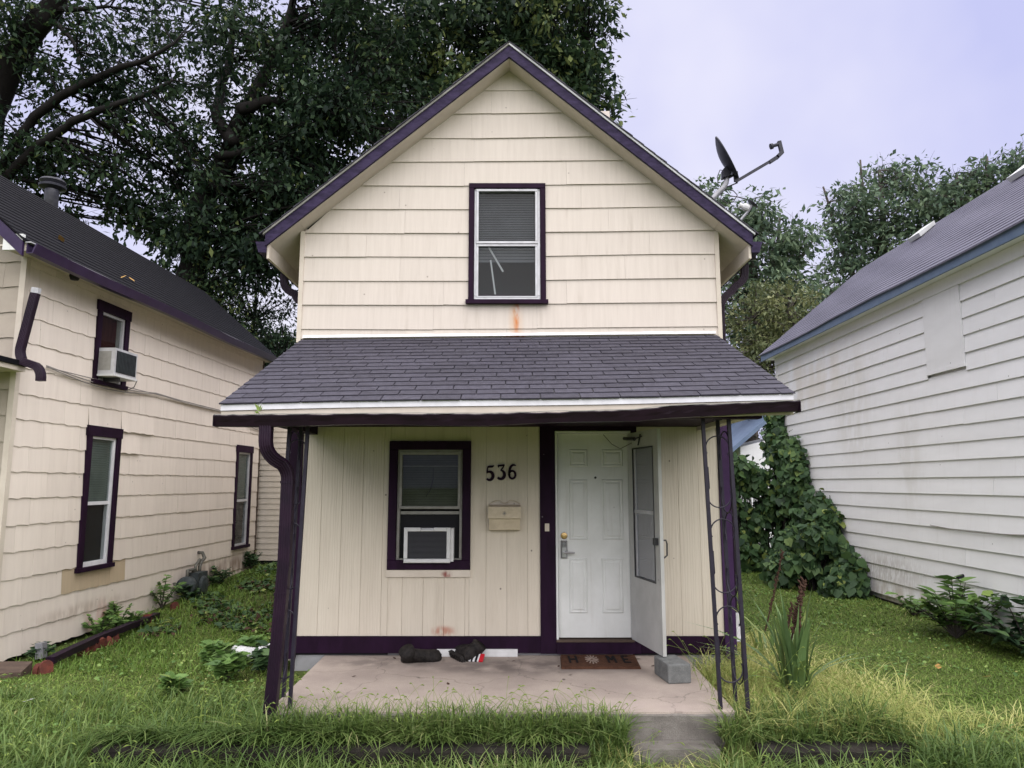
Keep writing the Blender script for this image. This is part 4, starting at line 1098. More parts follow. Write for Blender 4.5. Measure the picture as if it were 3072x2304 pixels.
# the clapboarded rear wing beyond the corner
ox = WL(LLEN + .05, 0, -.06)
for k in range(30):
    z0 = .35 + .105 * k
    MB().hexa([(ox.x - .3, 13.75, z0), (ox.x + 2.2, 13.75, z0), (ox.x + 2.2, 13.77, z0), (ox.x - .3, 13.77, z0), (ox.x - .3, 13.765, z0 + .112), (ox.x + 2.2, 13.765, z0 + .112), (ox.x + 2.2, 13.775, z0 + .112), (ox.x - .3, 13.775, z0 + .112)]).build('rear_clapboard', MAT['cream'], NH)
B('rear_wing_wall', MAT['inside'], NH, ox.x - .3, ox.x + 2.2, 13.78, 15.5, .1, 3.55)

# ------------------------------------------------------------------ white clapboard house opposite
RX = 5.60
R0, R1 = 4.2, 14.95
RH = thing('white_house', 'white clapboard house with grey roof and slate blue fascia', 'house', (RX + 1.5, 9.6, 0))
B('room_core', MAT['lap_white'], RH, RX + .03, RX + 4.2, R0, R1, -.2, 4.42)
B('footing', MAT['concrete_dark'], RH, RX + .022, RX + .4, R0, R1 - .02, -.3, .05)
pq = [at_x(2770, 876, RX), at_x(2883, 838, RX), at_x(2899, 1085, RX), at_x(2789, 1118, RX)]
PY0, PY1 = (pq[1].y + pq[2].y) / 2, (pq[0].y + pq[3].y) / 2
PZ0, PZ1 = (pq[2].z + pq[3].z) / 2, (pq[0].z + pq[1].z) / 2
REX = .2165; rnd = random.Random(31)
zt0 = 1.86 - REX * 8
jset = {3: [2870], 4: [2630], 9: [2700], 11: [2900], 12: [2805, 3010], 13: [2680], 14: [2454], 15: [2550], 16: [2630]}
for k in range(0, 22):
    z0, z1 = zt0 + REX * k, zt0 + REX * (k + 1) + .02
    if z0 > 4.36: break
    z1 = min(z1, 4.40)
    js = [rnd.uniform(R0 + .5, R1 - 1.0) for _ in range(2)] if k not in jset else []
    for px in jset.get(k, []):
        js.append(max(R0 + .3, min(R1 - .3, RX / ((px - 1536) / FPX) * 1.0)))
    ed = [R0] + sorted(js) + [R1]
    sp = []
    for a, b in zip(ed[:-1], ed[1:]):
        if z1 > PZ0 + .05 and z0 < PZ1 - .05:
            if a < PY0: sp.append((a, min(b, PY0 - .006)))
            if b > PY1: sp.append((max(a, PY1 + .012), b))
        else: sp.append((a, b))
    for a, b in sp:
        if b - a < .04: continue
        pr = .026 + rnd.uniform(0, .005); d1, d2 = rnd.uniform(-.004, .004), rnd.uniform(-.004, .004)
        MB().hexa([(RX - pr, a + .0015, z0 + d1), (RX - pr + .012, a + .0015, z0 + d1), (RX - pr + .012, b - .0015, z0 + d2), (RX - pr, b - .0015, z0 + d2),
                   (RX - .008, a + .0015, z1), (RX + .002, a + .0015, z1), (RX + .002, b - .0015, z1), (RX - .008, b - .0015, z1)]).build('siding_board', MAT['lap_white'], RH)
B('corner_board', MAT['lap_white'], RH, RX - .03, RX + .06, R1 - .05, R1 + .03, .0, 4.40)
B('board_over_window', MAT['lap_white'], RH, RX - .034, RX + .004, PY0, PY1, PZ0, PZ1)
B('board_sill', MAT['lap_white'], RH, RX - .045, RX - .002, PY0 - .01, PY1 + .01, PZ0 - .05, PZ0 - .004)
B('frieze', MAT['lap_white'], RH, RX - .045, RX - .004, R0, R1, 4.24, 4.395)
REX_X, REZ, RSL, RIDX = 5.37, 4.53, .83, 7.72
B('soffit', MAT['lap_white'], RH, REX_X + .03, RX + .02, R0, R1 + .22, 4.398, 4.42)
B('fascia_board', MAT['blue'], RH, REX_X, REX_X + .028, R0 - .2, R1 + .30, REZ - .150, REZ - .012)
rr = thing('roof', None, None, (6.5, 9.6, 4.5)); rr.parent = RH; rr.location = wat(rr) - wat(RH)
NCO = 24
for i in range(NCO):
    a, b = i / NCO, min(1.0, (i + 1.15) / NCO)
    xa, xb = REX_X - .03 + (RIDX - REX_X + .03) * a, REX_X - .03 + (RIDX - REX_X + .03) * b
    za, zb_ = REZ + (xa - REX_X) * RSL, REZ + (xb - REX_X) * RSL
    e = R1 + .32 + rnd.uniform(-.02, .02)
    m = 16; v = []; f = []
    for q in range(m + 1):
        y = R0 - .2 + (e - R0 + .2) * q / m; w = .012 * math.sin(y * 1.3) * (1 - a) + .004 * math.sin(y * 5 + i)
        v += [(xa, y, za - .012 + w), (xb, y, zb_ - .01 + w), (xb, y, zb_ + w), (xa, y, za + .013 + w)]
    for q in range(m):
        for k in range(4): f.append((4 * q + k, 4 * q + (k + 1) % 4, 4 * q + 4 + (k + 1) % 4, 4 * q + 4 + k))
    f += [(3, 2, 1, 0), tuple(4 * m + k for k in range(4))]
    add('shingle_course', v, f, MAT['shingle_grey'], rr)
zr = REZ + (RIDX - REX_X) * RSL
MB().hexa([(RIDX, R0 - .2, zr - .02), (RIDX, R1 + .32, zr - .02), (RIDX + 2.4, R1 + .32, REZ), (RIDX + 2.4, R0 - .2, REZ), (RIDX, R0 - .2, zr), (RIDX, R1 + .32, zr), (RIDX + 2.42, R1 + .32, REZ + .02), (RIDX + 2.42, R0 - .2, REZ + .02)]).build('back_slope', MAT['shingle_grey'], rr)
MB().raw([(RX, R1 - .01, 4.4), (RX + 4.2, R1 - .01, 4.4), (RIDX, R1 - .01, zr - .05), (RX, R0 + .1, 4.4), (RX + 4.2, R0 + .1, 4.4), (RIDX, R0 + .1, zr - .05)], [(0, 2, 1), (3, 4, 5)]).build('gable_wall', MAT['lap_white'], RH)
for (px, py, Y) in ((2728, 728, 12.2), (3052, 545, 9.0)):           # low box vents near the ridge
    x = RIDX - .32; z = REZ + (x - REX_X) * RSL
    Y = x / ((px - 1536) / FPX) * .93
    MB().hexa([(x - .14, Y - .17, z - .09), (x + .14, Y - .17, z + .14), (x + .14, Y + .17, z + .14), (x - .14, Y + .17, z - .09), (x - .19, Y - .19, z - .03), (x + .11, Y - .19, z + .20), (x + .11, Y + .19, z + .20), (x - .19, Y + .19, z - .03)]).build('roof_vent', MAT['white_dirty'], RH)
MB().tube(sagline(at_x(2790, 1575, RX - .04), at_x(3072, 1605, RX - .04), 8, .03), .005, 5).build('loose_wire', MAT['cable'], RH)

# far house with a blue eave, seen between the vine and the porch
fa, fb = at(2195, 1345, 19.5), at(2312, 1245, 19.5)
FH = thing('far_house', 'distant house with a bright blue eave behind the vine', 'house', (7.6, 20.5, 0))
MB().hexa([fa + Vector((0, 0, -.13)), fb + Vector((.6, 0, .37)), fb + Vector((.6, 4, .37)), fa + Vector((0, 4, -.13)), fa, fb + Vector((.6, 0, .5)), fb + Vector((.6, 4, .5)), fa + Vector((0, 4, 0))]).build('roof', MAT['blue'], FH)
MB().hexa([(fa.x + .3, 19.7, 0), (fb.x + 4, 19.7, 0), (fb.x + 4, 23.4, 0), (fa.x + .3, 23.4, 0), (fa.x + .3, 19.7, fa.z + .05), (fb.x + 4, 19.7, fb.z + .3), (fb.x + 4, 23.4, fb.z + .3), (fa.x + .3, 23.4, fa.z + .05)]).build('wall', MAT['lap_white'], FH)

# ------------------------------------------------------------------ things on and around the porch
# mailbox
a, b = at(1468, 1516, YW - .06), at(1560, 1592, YW - .06)
t = thing('mailbox', 'small cream metal mailbox screwed to the wall below the number', 'mailbox', ((a.x + b.x) / 2, YW - .06, b.z))
yb = YW - .0135
MB().raw([(a.x, yb, b.z), (b.x, yb, b.z), (b.x, yb, a.z), (a.x, yb, a.z), (a.x, yb - .085, b.z + .01), (b.x, yb - .085, b.z + .01), (b.x, yb - .115, a.z - .10), (a.x, yb - .115, a.z - .10), (a.x, yb - .10, a.z - .02), (b.x, yb - .10, a.z - .02)],
         [(0, 1, 2, 3), (4, 5, 6, 7), (7, 6, 9, 8), (8, 9, 2, 3), (0, 4, 5, 1), (0, 3, 8, 7, 4), (1, 5, 6, 9, 2)]).build('box', MAT['mailbox'], t)
MB().hexa([(a.x - .007, yb - .135, a.z - .122), (b.x + .007, yb - .135, a.z - .122), (b.x + .007, yb - .118, a.z - .122), (a.x - .007, yb - .118, a.z - .122), (a.x - .007, yb - .125, a.z - .012), (b.x + .007, yb - .125, a.z - .012), (b.x + .007, yb - .012, a.z + .006), (a.x - .007, yb - .012, a.z + .006)]).build('lid', MAT['mailbox'], t)
cx = (a.x + b.x) / 2; w = (b.x - a.x) / 2
pts = [Vector((cx + s * w * (1 - q), yb - .004, a.z + .012 + .035 * math.sin(PI * q * .9) * (1 if q < .8 else .6))) for s, seq in ((-1, [i / 10 for i in range(11)]), (1, [1 - i / 10 for i in range(11)])) for q in seq]
MB().tube(pts, .004, 5).build('scroll', MAT['mailbox'], t)
mb = MB()
for i in range(8):
    an = i * PI / 4; mb.bar((cx, yb - .133, a.z - .075), (cx + .022 * math.cos(an), yb - .133, a.z - .075 + .022 * math.sin(an)), .003, .004, (0, 1, 0))
mb.build('star', MAT['alu_grey'], t)

# air conditioner in the lower window
a, b = at(1212, 1583, YW - .10), at(1350, 1689, YW - .10)
t = thing('air_conditioner', 'white window air conditioner with dark grille in the porch window', 'air conditioner', ((a.x + b.x) / 2, YW, b.z))
yf = YW - .10
B('casing', MAT['plastic'], t, a.x + .012, b.x + .03, yf + .03, YW + .28, b.z + .01, a.z - .008)
fz = at(1280, 1677, yf).z
mb = MB()
mb.cbox(a.x, a.x + .036, yf, yf + .029, fz + .002, a.z, .004); mb.cbox(b.x - .036, b.x, yf, yf + .029, fz + .002, a.z, .004)
mb.cbox(a.x + .033, a.x + .16, yf, yf + .029, a.z - .036, a.z, .004); mb.cbox(b.x - .16, b.x - .037, yf, yf + .029, a.z - .036, a.z, .004)
mb.cbox(a.x + .161, b.x - .161, yf + .003, yf + .029, a.z - .036, a.z - .018, .004)
mb.cbox(a.x, b.x, yf, yf + .029, b.z, fz, .006)
mb.build('front_frame', MAT['plastic'], t)
g = B('grille', MAT['grille'], t, a.x + .033, b.x - .037, yf + .018, yf + .028, fz + .003, a.z - .037)
mb = MB(); z = fz + .006
while z < a.z - .042: mb.box(a.x + .034, b.x - .038, yf + .008, yf + .017, z, z + .005); z += .0115
mb.build('louvres', MAT['louvre'], g)
B('filler_panel', MAT['inside'], t, WLo[0] + .11, WLo[1] - .11, YW + .045, YW + .06, at(1300, 1690, YW).z, at(1300, 1545, YW).z)

# door mat with HOME
m0, m1 = at_z(1684, 2008, SLAB_Z), at_z(1926, 2012, SLAB_Z)
MW = m1.x - m0.x; MD0, MD1 = m0.y, YW - .075
t = thing('doormat', 'brown coir doormat printed with the word HOME', 'doormat', ((m0.x + m1.x) / 2, (MD0 + MD1) / 2, SLAB_Z))
zt = SLAB_Z + .022
MB().hexa([(m0.x, MD0, SLAB_Z + .001), (m1.x, MD0, SLAB_Z + .001), (m1.x + .02, MD1, SLAB_Z + .001), (m0.x + .02, MD1, SLAB_Z + .001), (m0.x + .005, MD0 + .005, zt), (m1.x - .005, MD0 + .005, zt), (m1.x + .015, MD1 - .005, zt + .006), (m0.x + .025, MD1 - .005, zt + .006)]).build('mat', MAT['coir'], t)
md = MD1 - MD0
def mat_bar(mb, u0, v0, u1, v1, w=.018): mb.bar((m0.x + u0 * MW, MD0 + v0 * md, zt + .004 + v0 * .006), (m0.x + u1 * MW, MD0 + v1 * md, zt + .004 + v1 * .006), w, .006)
mb = MB(); mat_bar(mb, .13, .3, .13, .85); mat_bar(mb, .22, .3, .22, .85); mat_bar(mb, .13, .57, .22, .57, .03); mb.build('letter_h', MAT['coir_dark'], t)
mb = MB(); mat_bar(mb, .63, .3, .63, .85); mat_bar(mb, .72, .3, .72, .85); mat_bar(mb, .635, .83, .675, .5); mat_bar(mb, .715, .83, .675, .5); mb.build('letter_m', MAT['coir_dark'], t)
mb = MB(); mat_bar(mb, .83, .3, .83, .85); mat_bar(mb, .83, .32, .91, .32, .03); mat_bar(mb, .83, .57, .89, .57, .03); mat_bar(mb, .83, .83, .91, .83, .03); mb.build('letter_e', MAT['coir_dark'], t)
mb = MB()
for i in range(12):
    an = 2 * PI * i / 12; mat_bar(mb, .42 + .02 * math.cos(an), .56 + .07 * math.sin(an), .42 + .085 * math.cos(an), .56 + .34 * math.sin(an), .012)
mb.build('flower', MAT['coir_pale'], t)

# concrete block under the storm door
p0 = at_z(1962, 2014, SLAB_Z); p1 = at_z(2018, 2030, SLAB_Z); p2 = at_z(2058, 2022, SLAB_Z)
c = Vector((1.36, 6.36, SLAB_Z)); 
v = []
mb = MB(); bw, bd, bh = .20, .34, .155
mb.box(-bw / 2, bw / 2, -bd / 2, bd / 2, 0, bh)
mb.xf(Matrix.Translation(c) @ Matrix.Rotation(math.radians(9), 4, 'Z'))
o = mb.build('concrete_block', MAT['block']); tag(o, 'grey concrete block propping the open storm door', 'block')
md_ = o.modifiers.new('bevel', 'BEVEL'); md_.width = .012; md_.segments = 2

# worn boots, packet, white strip
def blob(path, radii, flat=1.0, n=10):
    mb = MB().tube(path, radii, n); return mb
def boot(px, py, rot, label, sole_up):
    c = at_z(px, py, SLAB_Z)
    t = thing('boot', label, 'boot', c, 'worn black boots on the porch')
    R = Matrix.Translation(c) @ Matrix.Rotation(rot, 4, 'Z') @ Matrix.Rotation(math.radians(62 if sole_up else 18), 4, 'X') @ Matrix.Scale(1.2, 4)
    mb = MB(); n = 12; secs = [(-.15, .030, .040), (-.14, .045, .065), (-.09, .052, .085), (-.03, .048, .075), (.04, .050, .056), (.10, .055, .046), (.14, .046, .036), (.16, .022, .02)]
    for (x, w, h) in secs:
        for k in range(n):
            an = 2 * PI * k / n; mb.v.append((x, math.cos(an) * w, .03 + h + math.sin(an) * h))
    for i in range(len(secs) - 1):
        for k in range(n):
            a0 = i * n + k; a1 = i * n + (k + 1) % n; mb.f.append((a0, a1, a1 + n, a0 + n))
    mb.f += [tuple(reversed(range(n))), tuple((len(secs) - 1) * n + k for k in range(n))]
    mb.tube([(-.085, 0, .12), (-.10, 0, .17), (-.115, .02, .20)], [.056, .058, .062], 12)
    mb.xf(R).build('upper', MAT['rubber'], t, True)
    so = MB(); outl = [(-.155, .02), (-.15, .04), (-.08, .046), (-.02, .038), (.05, .05), (.11, .052), (.155, .03), (.165, 0)]
    ring = outl + [(x, -y) for x, y in reversed(outl[:-1])]
    m = len(ring)
    for z in (0, .028): so.v += [(x, y, z) for x, y in ring]
    so.f = [(k, (k + 1) % m, m + (k + 1) % m, m + k) for k in range(m)] + [tuple(reversed(range(m))), tuple(m + k for k in range(m))]
    for i in range(7): so.box(-.13 + i * .04, -.112 + i * .04, -.036, .036, -.008, -.0005)
    so.xf(R).build('sole', MAT['rubber'], t)
boot(1262, 1978, math.radians(8), 'black boot lying on its side with the sole showing', True)
boot(1362, 1975, math.radians(118), 'black boot slumped next to the striped packet', True)
c = at_z(1425, 1982, SLAB_Z)
t = thing('packet', 'white black and red striped packet beside the boots', 'packet', c)
R = Matrix.Translation(c + Vector((0, 0, .02))) @ Matrix.Rotation(math.radians(-12), 4, 'Z') @ Matrix.Rotation(math.radians(28), 4, 'X')
for i, (x0, x1, mn) in enumerate(((-.085, -.03, 'plastic'), (-.03, -.012, 'black'), (-.012, .008, 'plastic'), (.008, .03, 'black'), (.03, .045, 'plastic'), (.045, .085, 'red'))):
    MB().box(x0, x1 - .0005, -.05, .05, 0, .014).xf(R).build('stripe', MAT[mn], t)
a, b = at_z(1312, 1964, SLAB_Z), at_z(1553, 1962, SLAB_Z)
o = MB().box(at(1311, 1950, YW - .04).x, at(1553, 1950, YW - .04).x, YW - .052, YW - .034, SLAB_Z + .002, SLAB_Z + .07).build('trim_strip', MAT['plastic']); tag(o, 'white trim strip standing against the purple skirting behind the boots', 'trim strip')
# litter of dead leaves on the slab
def flat_leaf(p, s, rot, mat, label, cat='leaf', group=None, tilt=.25):
    pts = [(0, -.5), (.22, -.25), (.30, .05), (.16, .35), (0, .55), (-.16, .35), (-.30, .05), (-.22, -.25)]
    mb = MB(); mb.v = [(0, 0, .012)] + [(x, y, .10 * abs(x) * tilt + .02 * y) for x, y in pts]
    mb.f = [(0, 1 + i, 1 + (i + 1) % 8) for i in range(8)]
    mb.xf(Matrix.Translation(Vector(p) + Vector((0, 0, .004))) @ Matrix.Rotation(rot, 4, 'Z') @ Matrix.Rotation(tilt, 4, 'X') @ Matrix.Scale(s, 4))
    tag(mb.build('fallen_leaf', mat), label, cat, group)
rnd = random.Random(17)
for i in range(16):
    x, y = rnd.uniform(-1.5, 1.3), rnd.choice((rnd.uniform(6.9, 7.1), rnd.uniform(6.1, 7.0)))
    flat_leaf((x, y, SLAB_Z), rnd.uniform(.03, .07), rnd.uniform(0, 6), MAT['stalk'], 'small dead brown leaf lying on the porch slab', group='dead leaves on the porch')
flat_leaf(at_z(1100, 1953, SLAB_Z + .02), .09, .6, MAT['leaf_litter'], 'curled tan leaf against the skirting near the porch corner')
for (px, py, lb) in ((180, 722, 'yellow leaf high on the dark neighbouring roof'), (365, 835, 'orange leaf pair on the dark roof above the gutter'), (392, 842, 'second orange leaf on the dark roof above the gutter')):
    d = ray(px, py)
    # meet the dark roof plane
    o_ = Vector((0, 0, CAM_Z)); q = WL(0, LE_Z, LE_O); nn = (LN * LS + Vector((0, 0, 1))).normalized()
    tt = (q - o_).dot(nn) / d.dot(nn); p = o_ + d * tt
    if p.y < 14: flat_leaf(p + nn * .02, .11, rnd.uniform(0, 6), MAT['leaf_litter'], lb, tilt=.6)
for (px, py, lb) in ((2815, 2000, 'pale curled leaf on the lawn near the white house'), (2960, 2030, 'yellow curled leaf on the lawn below the saplings'), (85, 2102, 'pale grey leaf on the lawn near the brown board')):
    p = at_z(px, py, .06); flat_leaf(p, .10, rnd.uniform(0, 6), MAT['leaf_litter'] if px > 1000 else MAT['plastic'], lb)
c = Vector((-1.72, 5.42, -.02)); o = MB().hexa([(c.x - .09, c.y - .12, c.z - .1), (c.x + .11, c.y - .12, c.z - .1), (c.x + .11, c.y + .03, c.z - .1), (c.x - .09, c.y + .03, c.z - .1), (c.x - .07, c.y - .10, c.z + .05), (c.x + .10, c.y - .10, c.z + .05), (c.x + .10, c.y + .03, c.z + .07), (c.x - .07, c.y + .03, c.z + .07)]).build('splash_stone', MAT['concrete_grey']); tag(o, 'grey stone at the foot of the porch downspout', 'stone')

# satellite dish on the roof
SY = 8.1
S = lambda px, py: at(px, py, SY)
base = S(2143, 590)
t = thing('satellite_dish', 'dark grey satellite dish with long arm standing on the roof slope', 'satellite dish', base)
MB().tube([S(2128, 612), S(2143, 590)] + bend(S(2160, 573), S(2177, 560), S(2180, 540)) + [S(2180, 533)], .031, 12).build('mast', MAT['mast'], t, True)
top, bot = S(2147, 413), S(2213, 536); cc = (top + bot) / 2; rad = (top - bot).length / 2
ax = (top - bot).cross((cc - Vector((0, 0, CAM_Z))).normalized()).normalized()
if ax.x < 0: ax = -ax
ax = (ax - (cc - Vector((0, 0, CAM_Z))).normalized() * -.09).normalized()
prof = [(rad * q, -.075 * (1 - q * q)) for q in (.02, .25, .5, .75, .92, 1.0)]
MB().lathe(cc, ax, prof + [(rad * 1.0, .012), (rad * .985, .012)] + [(rad * q, -.068 * (1 - q * q) + .004) for q in (.9, .7, .4, .05)], 28).build('reflector', MAT['dish'], t, True)
MB().hexa([S(2167, 536) + Vector((0, -.05, 0)), S(2190, 530) + Vector((0, -.05, 0)), S(2190, 530) + Vector((0, .05, 0)), S(2167, 536) + Vector((0, .05, 0)), S(2167, 511) + Vector((0, -.05, 0)), S(2186, 492) + Vector((0, -.05, 0)), S(2186, 492) + Vector((0, .05, 0)), S(2167, 511) + Vector((0, .05, 0))]).bar(S(2184, 534), S(2207, 522), .05, .02).bar(S(2184, 512), S(2200, 500), .05, .02).build('bracket', MAT['dish'], t)
MB().bar(S(2206, 515), S(2209, 545), .05, .03, (0, 1, 0)).bar(S(2207, 545), S(2312, 483), .03, .028, (0, 1, 0)).bar(S(2308, 487), S(2334, 470), .04, .045, (0, 1, 0)).bar(S(2330, 473), S(2346, 457), .045, .045, (0, 1, 0)).bar(S(2346, 461), S(2337, 424), .04, .04, (0, 1, 0)).build('arm', MAT['dish'], t)
MB().lathe(S(2335, 433), (S(2311, 440) - S(2335, 433)), [(.022, 0), (.020, .07), (.034, .072), (.036, .10), (.02, .104)], 14).build('feed_horn', MAT['dish'], t)
MB().tube([S(2172, 565), S(2213, 548)], .008, 6).tube([S(2175, 512), S(2160, 510), S(2152, 530), S(2154, 552), S(2165, 563)], .005, 5).tube([S(2176, 568), S(2200, 572), S(2212, 585), S(2200, 606), S(2180, 609), S(2162, 598), S(2165, 578), S(2176, 568)], .006, 6).build('cable', MAT['black'], t)
SY = 9.6
t = thing('satellite_dish', 'small second dish half hidden low behind the roof edge', 'satellite dish', S(2250, 640))
MB().lathe(S(2258, 610), (.5, -.2, .6), [(.01, -.025), (.05, -.018), (.08, -.005), (.09, 0), (.085, .003), (.01, -.015)], 18).build('reflector', MAT['dish'], t, True)
MB().tube([S(2222, 660), S(2245, 632), S(2256, 616)], .018, 8).build('mast', MAT['mast'], t)
MB().lathe(S(2246, 625), (-1, 0, .35), [(.05, 0), (.055, .06), (.03, .10), (.04, .14)], 12).build('feed_horn', MAT['plastic'], t)

# ------------------------------------------------------------------ things at the neighbouring house
# air conditioner hanging out of the upper window
w = lwins[0]
u0, z0 = on_left(290, 1120, .05)
ac_u0, ac_u1, ac_z0, ac_z1 = w[0] + .06, w[1] - .13, w[2] + .075, w[2] + .405
t = thing('air_conditioner', 'weathered air conditioner hanging from the upper window of the neighbouring house', 'air conditioner', WL((ac_u0 + ac_u1) / 2, ac_z0, .2))
lbox('casing', MAT['alu'], t, ac_u0, ac_u1, -.05, .235, ac_z0 + .015, ac_z1)
lbox('vent_panel', MAT['alu_grey'], t, ac_u0 - .004, ac_u0 - .0005, .04, .19, ac_z0 + .06, ac_z1 - .04)
g = lbox('back_grille', MAT['grille'], t, ac_u0 + .03, ac_u1 - .03, .2355, .241, ac_z0 + .04, ac_z1 - .03)
mb = MB()
for i in range(14):
    uu = ac_u0 + .045 + i * (ac_u1 - ac_u0 - .09) / 13; mb.bar(WL(uu, ac_z0 + .045, .244), WL(uu, ac_z1 - .035, .244), .005, .005)
mb.build('fin', MAT['meter'], g)
lbox('base_pan', MAT['plastic'], t, ac_u0 - .01, ac_u1 + .01, -.05, .25, ac_z0 - .01, ac_z0 + .0145)
lbox('support', MAT['black'], t, ac_u0 + .12, ac_u0 + .16, .035, .22, ac_z0 - .06, ac_z0 - .011)
MB().tube([WL(ac_u1, ac_z0, .25), WL(ac_u1 + .03, ac_z0 - .08, .2), WL(ac_u1, ac_z0 - .14, .1)], .007, 6).build('drain_cord', MAT['cable'], t)
# gas meter
u0, z0 = on_left(568, 1760, .15)
gb = gh(WL(u0, 0, .18).x, WL(u0, 0, .18).y)
t = thing('gas_meter', 'grey gas meter with pipes at the foot of the neighbouring wall', 'gas meter', WL(u0, gb, .18))
P = lambda du, dz, o_: WL(u0 + du, z0 + dz, o_)
mb = MB(); mb.lathe(P(-.16, .02, .16), LU, [(.05, -.02), (.135, 0), (.14, .03), (.14, .10), (.12, .12)], 20); mb.build('regulator', MAT['meter'], t, True)
mb = MB(); mb.hexa([P(.02, -.20, .06), P(.34, -.20, .06), P(.34, -.20, .27), P(.02, -.20, .27), P(.03, .19, .07), P(.33, .19, .07), P(.33, .19, .26), P(.03, .19, .26)]); mb.lathe(P(.18, 0, .25), LN, [(.13, 0), (.14, .02), (.11, .05), (.03, .06)], 18); mb.build('meter_body', MAT['meter'], t)
B_ = [P(-.10, .12, .16), P(-.10, .24, .16), P(.07, .24, .16), P(.07, .14, .16)]
MB().tube(B_, .026, 8).build('pipework', MAT['pipe_old'], t, True)
MB().tube([P(.27, .14, .16), P(.27, .26, .16), P(.36, .32, .14), P(.50, .36, .12), P(.50, .44, .08), P(.50, .44, .0)], 0.026, 8).build('pipework', MAT['pipe_old'], t, True)
MB().tube([P(.14, .14, .16), P(.14, .28, .16), P(.30, .36, .14)], .022, 8).build('pipework', MAT['pipe_old'], t, True)
MB().tube([P(-.16, -.1, .18), P(-.16, -.4, .18)], .028, 8).build('pipework', MAT['pipe_old'], t, True)
# fallen downspout lying along the wall
q = [at_z(140, 1992, .05), at_z(205, 1955, .10), at_z(300, 1912, .10), at_z(470, 1846, .10)]
t = thing('fallen_downspout', 'purple downspout lying on the ground along the neighbouring wall', 'downspout', q[1])
spout('pipe', [q[0] + Vector((.03, 0, .03)), q[1], q[2], q[3]], MAT['spout'], t, .085, .065, up=(0, 0, 1))
e = at_z(124, 1968, .06); spout('elbow', [e + Vector((0, 0, -.02)), e + Vector((-.008, 0, .06)), e + Vector((-.015, .0, .13))], MAT['mast'], t, .075, .075, up=(0, 1, 0))
# clay edging pieces along the bed
edg = [(118, 2010), (138, 2012), (248, 1952), (275, 1940), (300, 1932), (322, 1925), (345, 1914), (440, 1872), (455, 1866), (525, 1840)]
words = ['beside the brown board', 'just behind the brown board', 'where the fallen downspout shows its joint', 'second along the fallen downspout', 'third along the fallen downspout', 'bright red one in the middle of the row', 'last of the close-set row', 'alone among the weeds', 'next to the lone weed stalk', 'farthest away in the grass near the gas meter']
for i, ((px, py), wd) in enumerate(zip(edg, words)):
    p = at_z(px, py, .04); p.z = gh(p.x, p.y)
    mb = MB(); n = 8
    hh, ww = rnd.uniform(.09, .13), .055
    ring = [(-ww, 0), (ww, 0)] + [(ww * math.cos(PI * k / n), hh - ww + ww * math.sin(PI * k / n)) for k in range(n + 1)]
    m = len(ring)
    mb.v = [(x, -.025, z) for x, z in ring] + [(x, .025, z) for x, z in ring]
    mb.f = [tuple(range(m)), tuple(reversed(range(m, 2 * m)))] + [(k, m + k, m + (k + 1) % m, (k + 1) % m) for k in range(m)]
    mb.xf(Matrix.Translation(p) @ Matrix.Rotation(math.radians(60 + rnd.uniform(-25, 25)), 4, 'Z') @ Matrix.Rotation(rnd.uniform(-.35, .25), 4, 'X'))
    tag(mb.build('edging_tile', MAT['terracotta']), 'red clay edging tile ' + wd, 'edging tile', 'clay edging along the bed')
# brown board at the corner
q0, q1, q2, q3 = at_z(-60, 2035, .02), at_z(62, 2032, .02), at_z(98, 1984, .12), at_z(-60, 1984, .12)
o = MB().hexa([q0 + Vector((0, 0, -.05)), q1 + Vector((0, 0, -.05)), q2 + Vector((0, 0, -.12)), q3 + Vector((0, 0, -.12)), q0 + Vector((0, 0, .045)), q1 + Vector((0, 0, .045)), q2, q3]).build('ramp_board', MAT['wood_brown']); tag(o, 'brown wooden board lying at the corner of the neighbouring house', 'board')
# white corrugated drain hose beside the small house
pts = [at_z(705, 1952, .12), at_z(735, 1958, .13), at_z(770, 1962, .13), at_z(805, 1950, .15), at_z(835, 1936, .18)]
t = thing('drain_hose', 'white corrugated drain hose at the foot of the small house', 'hose', at_z(760, 1985, 0))
fine = [];
for a, b in zip(pts[:-1], pts[1:]): fine += [a.lerp(b, i / 9) for i in range(9)]
MB().tube(fine, [.060 if i % 2 else .050 for i in range(len(fine))], 14).build('corrugated_pipe', MAT['plastic'], t)
MB().bar(at_z(832, 1946, .17), at_z(858, 1922, .22), .085, .07).build('adapter', MAT['plastic'], t)
# meter box in the vines of the white house and a pipe stub on its wall
p = at_x(2548, 1718, RX - .12)
t = thing('utility_box', 'grey utility box with pale stickers half buried in the vine', 'utility box', (p.x, p.y, p.z - .2))
B('box', MAT['meter'], t, RX - .16, RX - .03, p.y - .14, p.y + .14, p.z - .22, p.z + .18)
B('sticker', MAT['plastic'], t, RX - .15, RX - .07, p.y - .1425, p.y - .1405, p.z + .09, p.z + .14)
B('sticker', MAT['plastic'], t, RX - .15, RX - .10, p.y - .1425, p.y - .1405, p.z + .02, p.z + .06)
p = at_x(2890, 1728, RX - .02)
o = MB().tube([p + Vector((.05, 0, 0)), p, p + Vector((-.10, -.05, -.01))], .024, 10).build('pipe_stub', MAT['grille']); tag(o, 'black pipe stub poking from the white wall above the sapling', 'pipe')

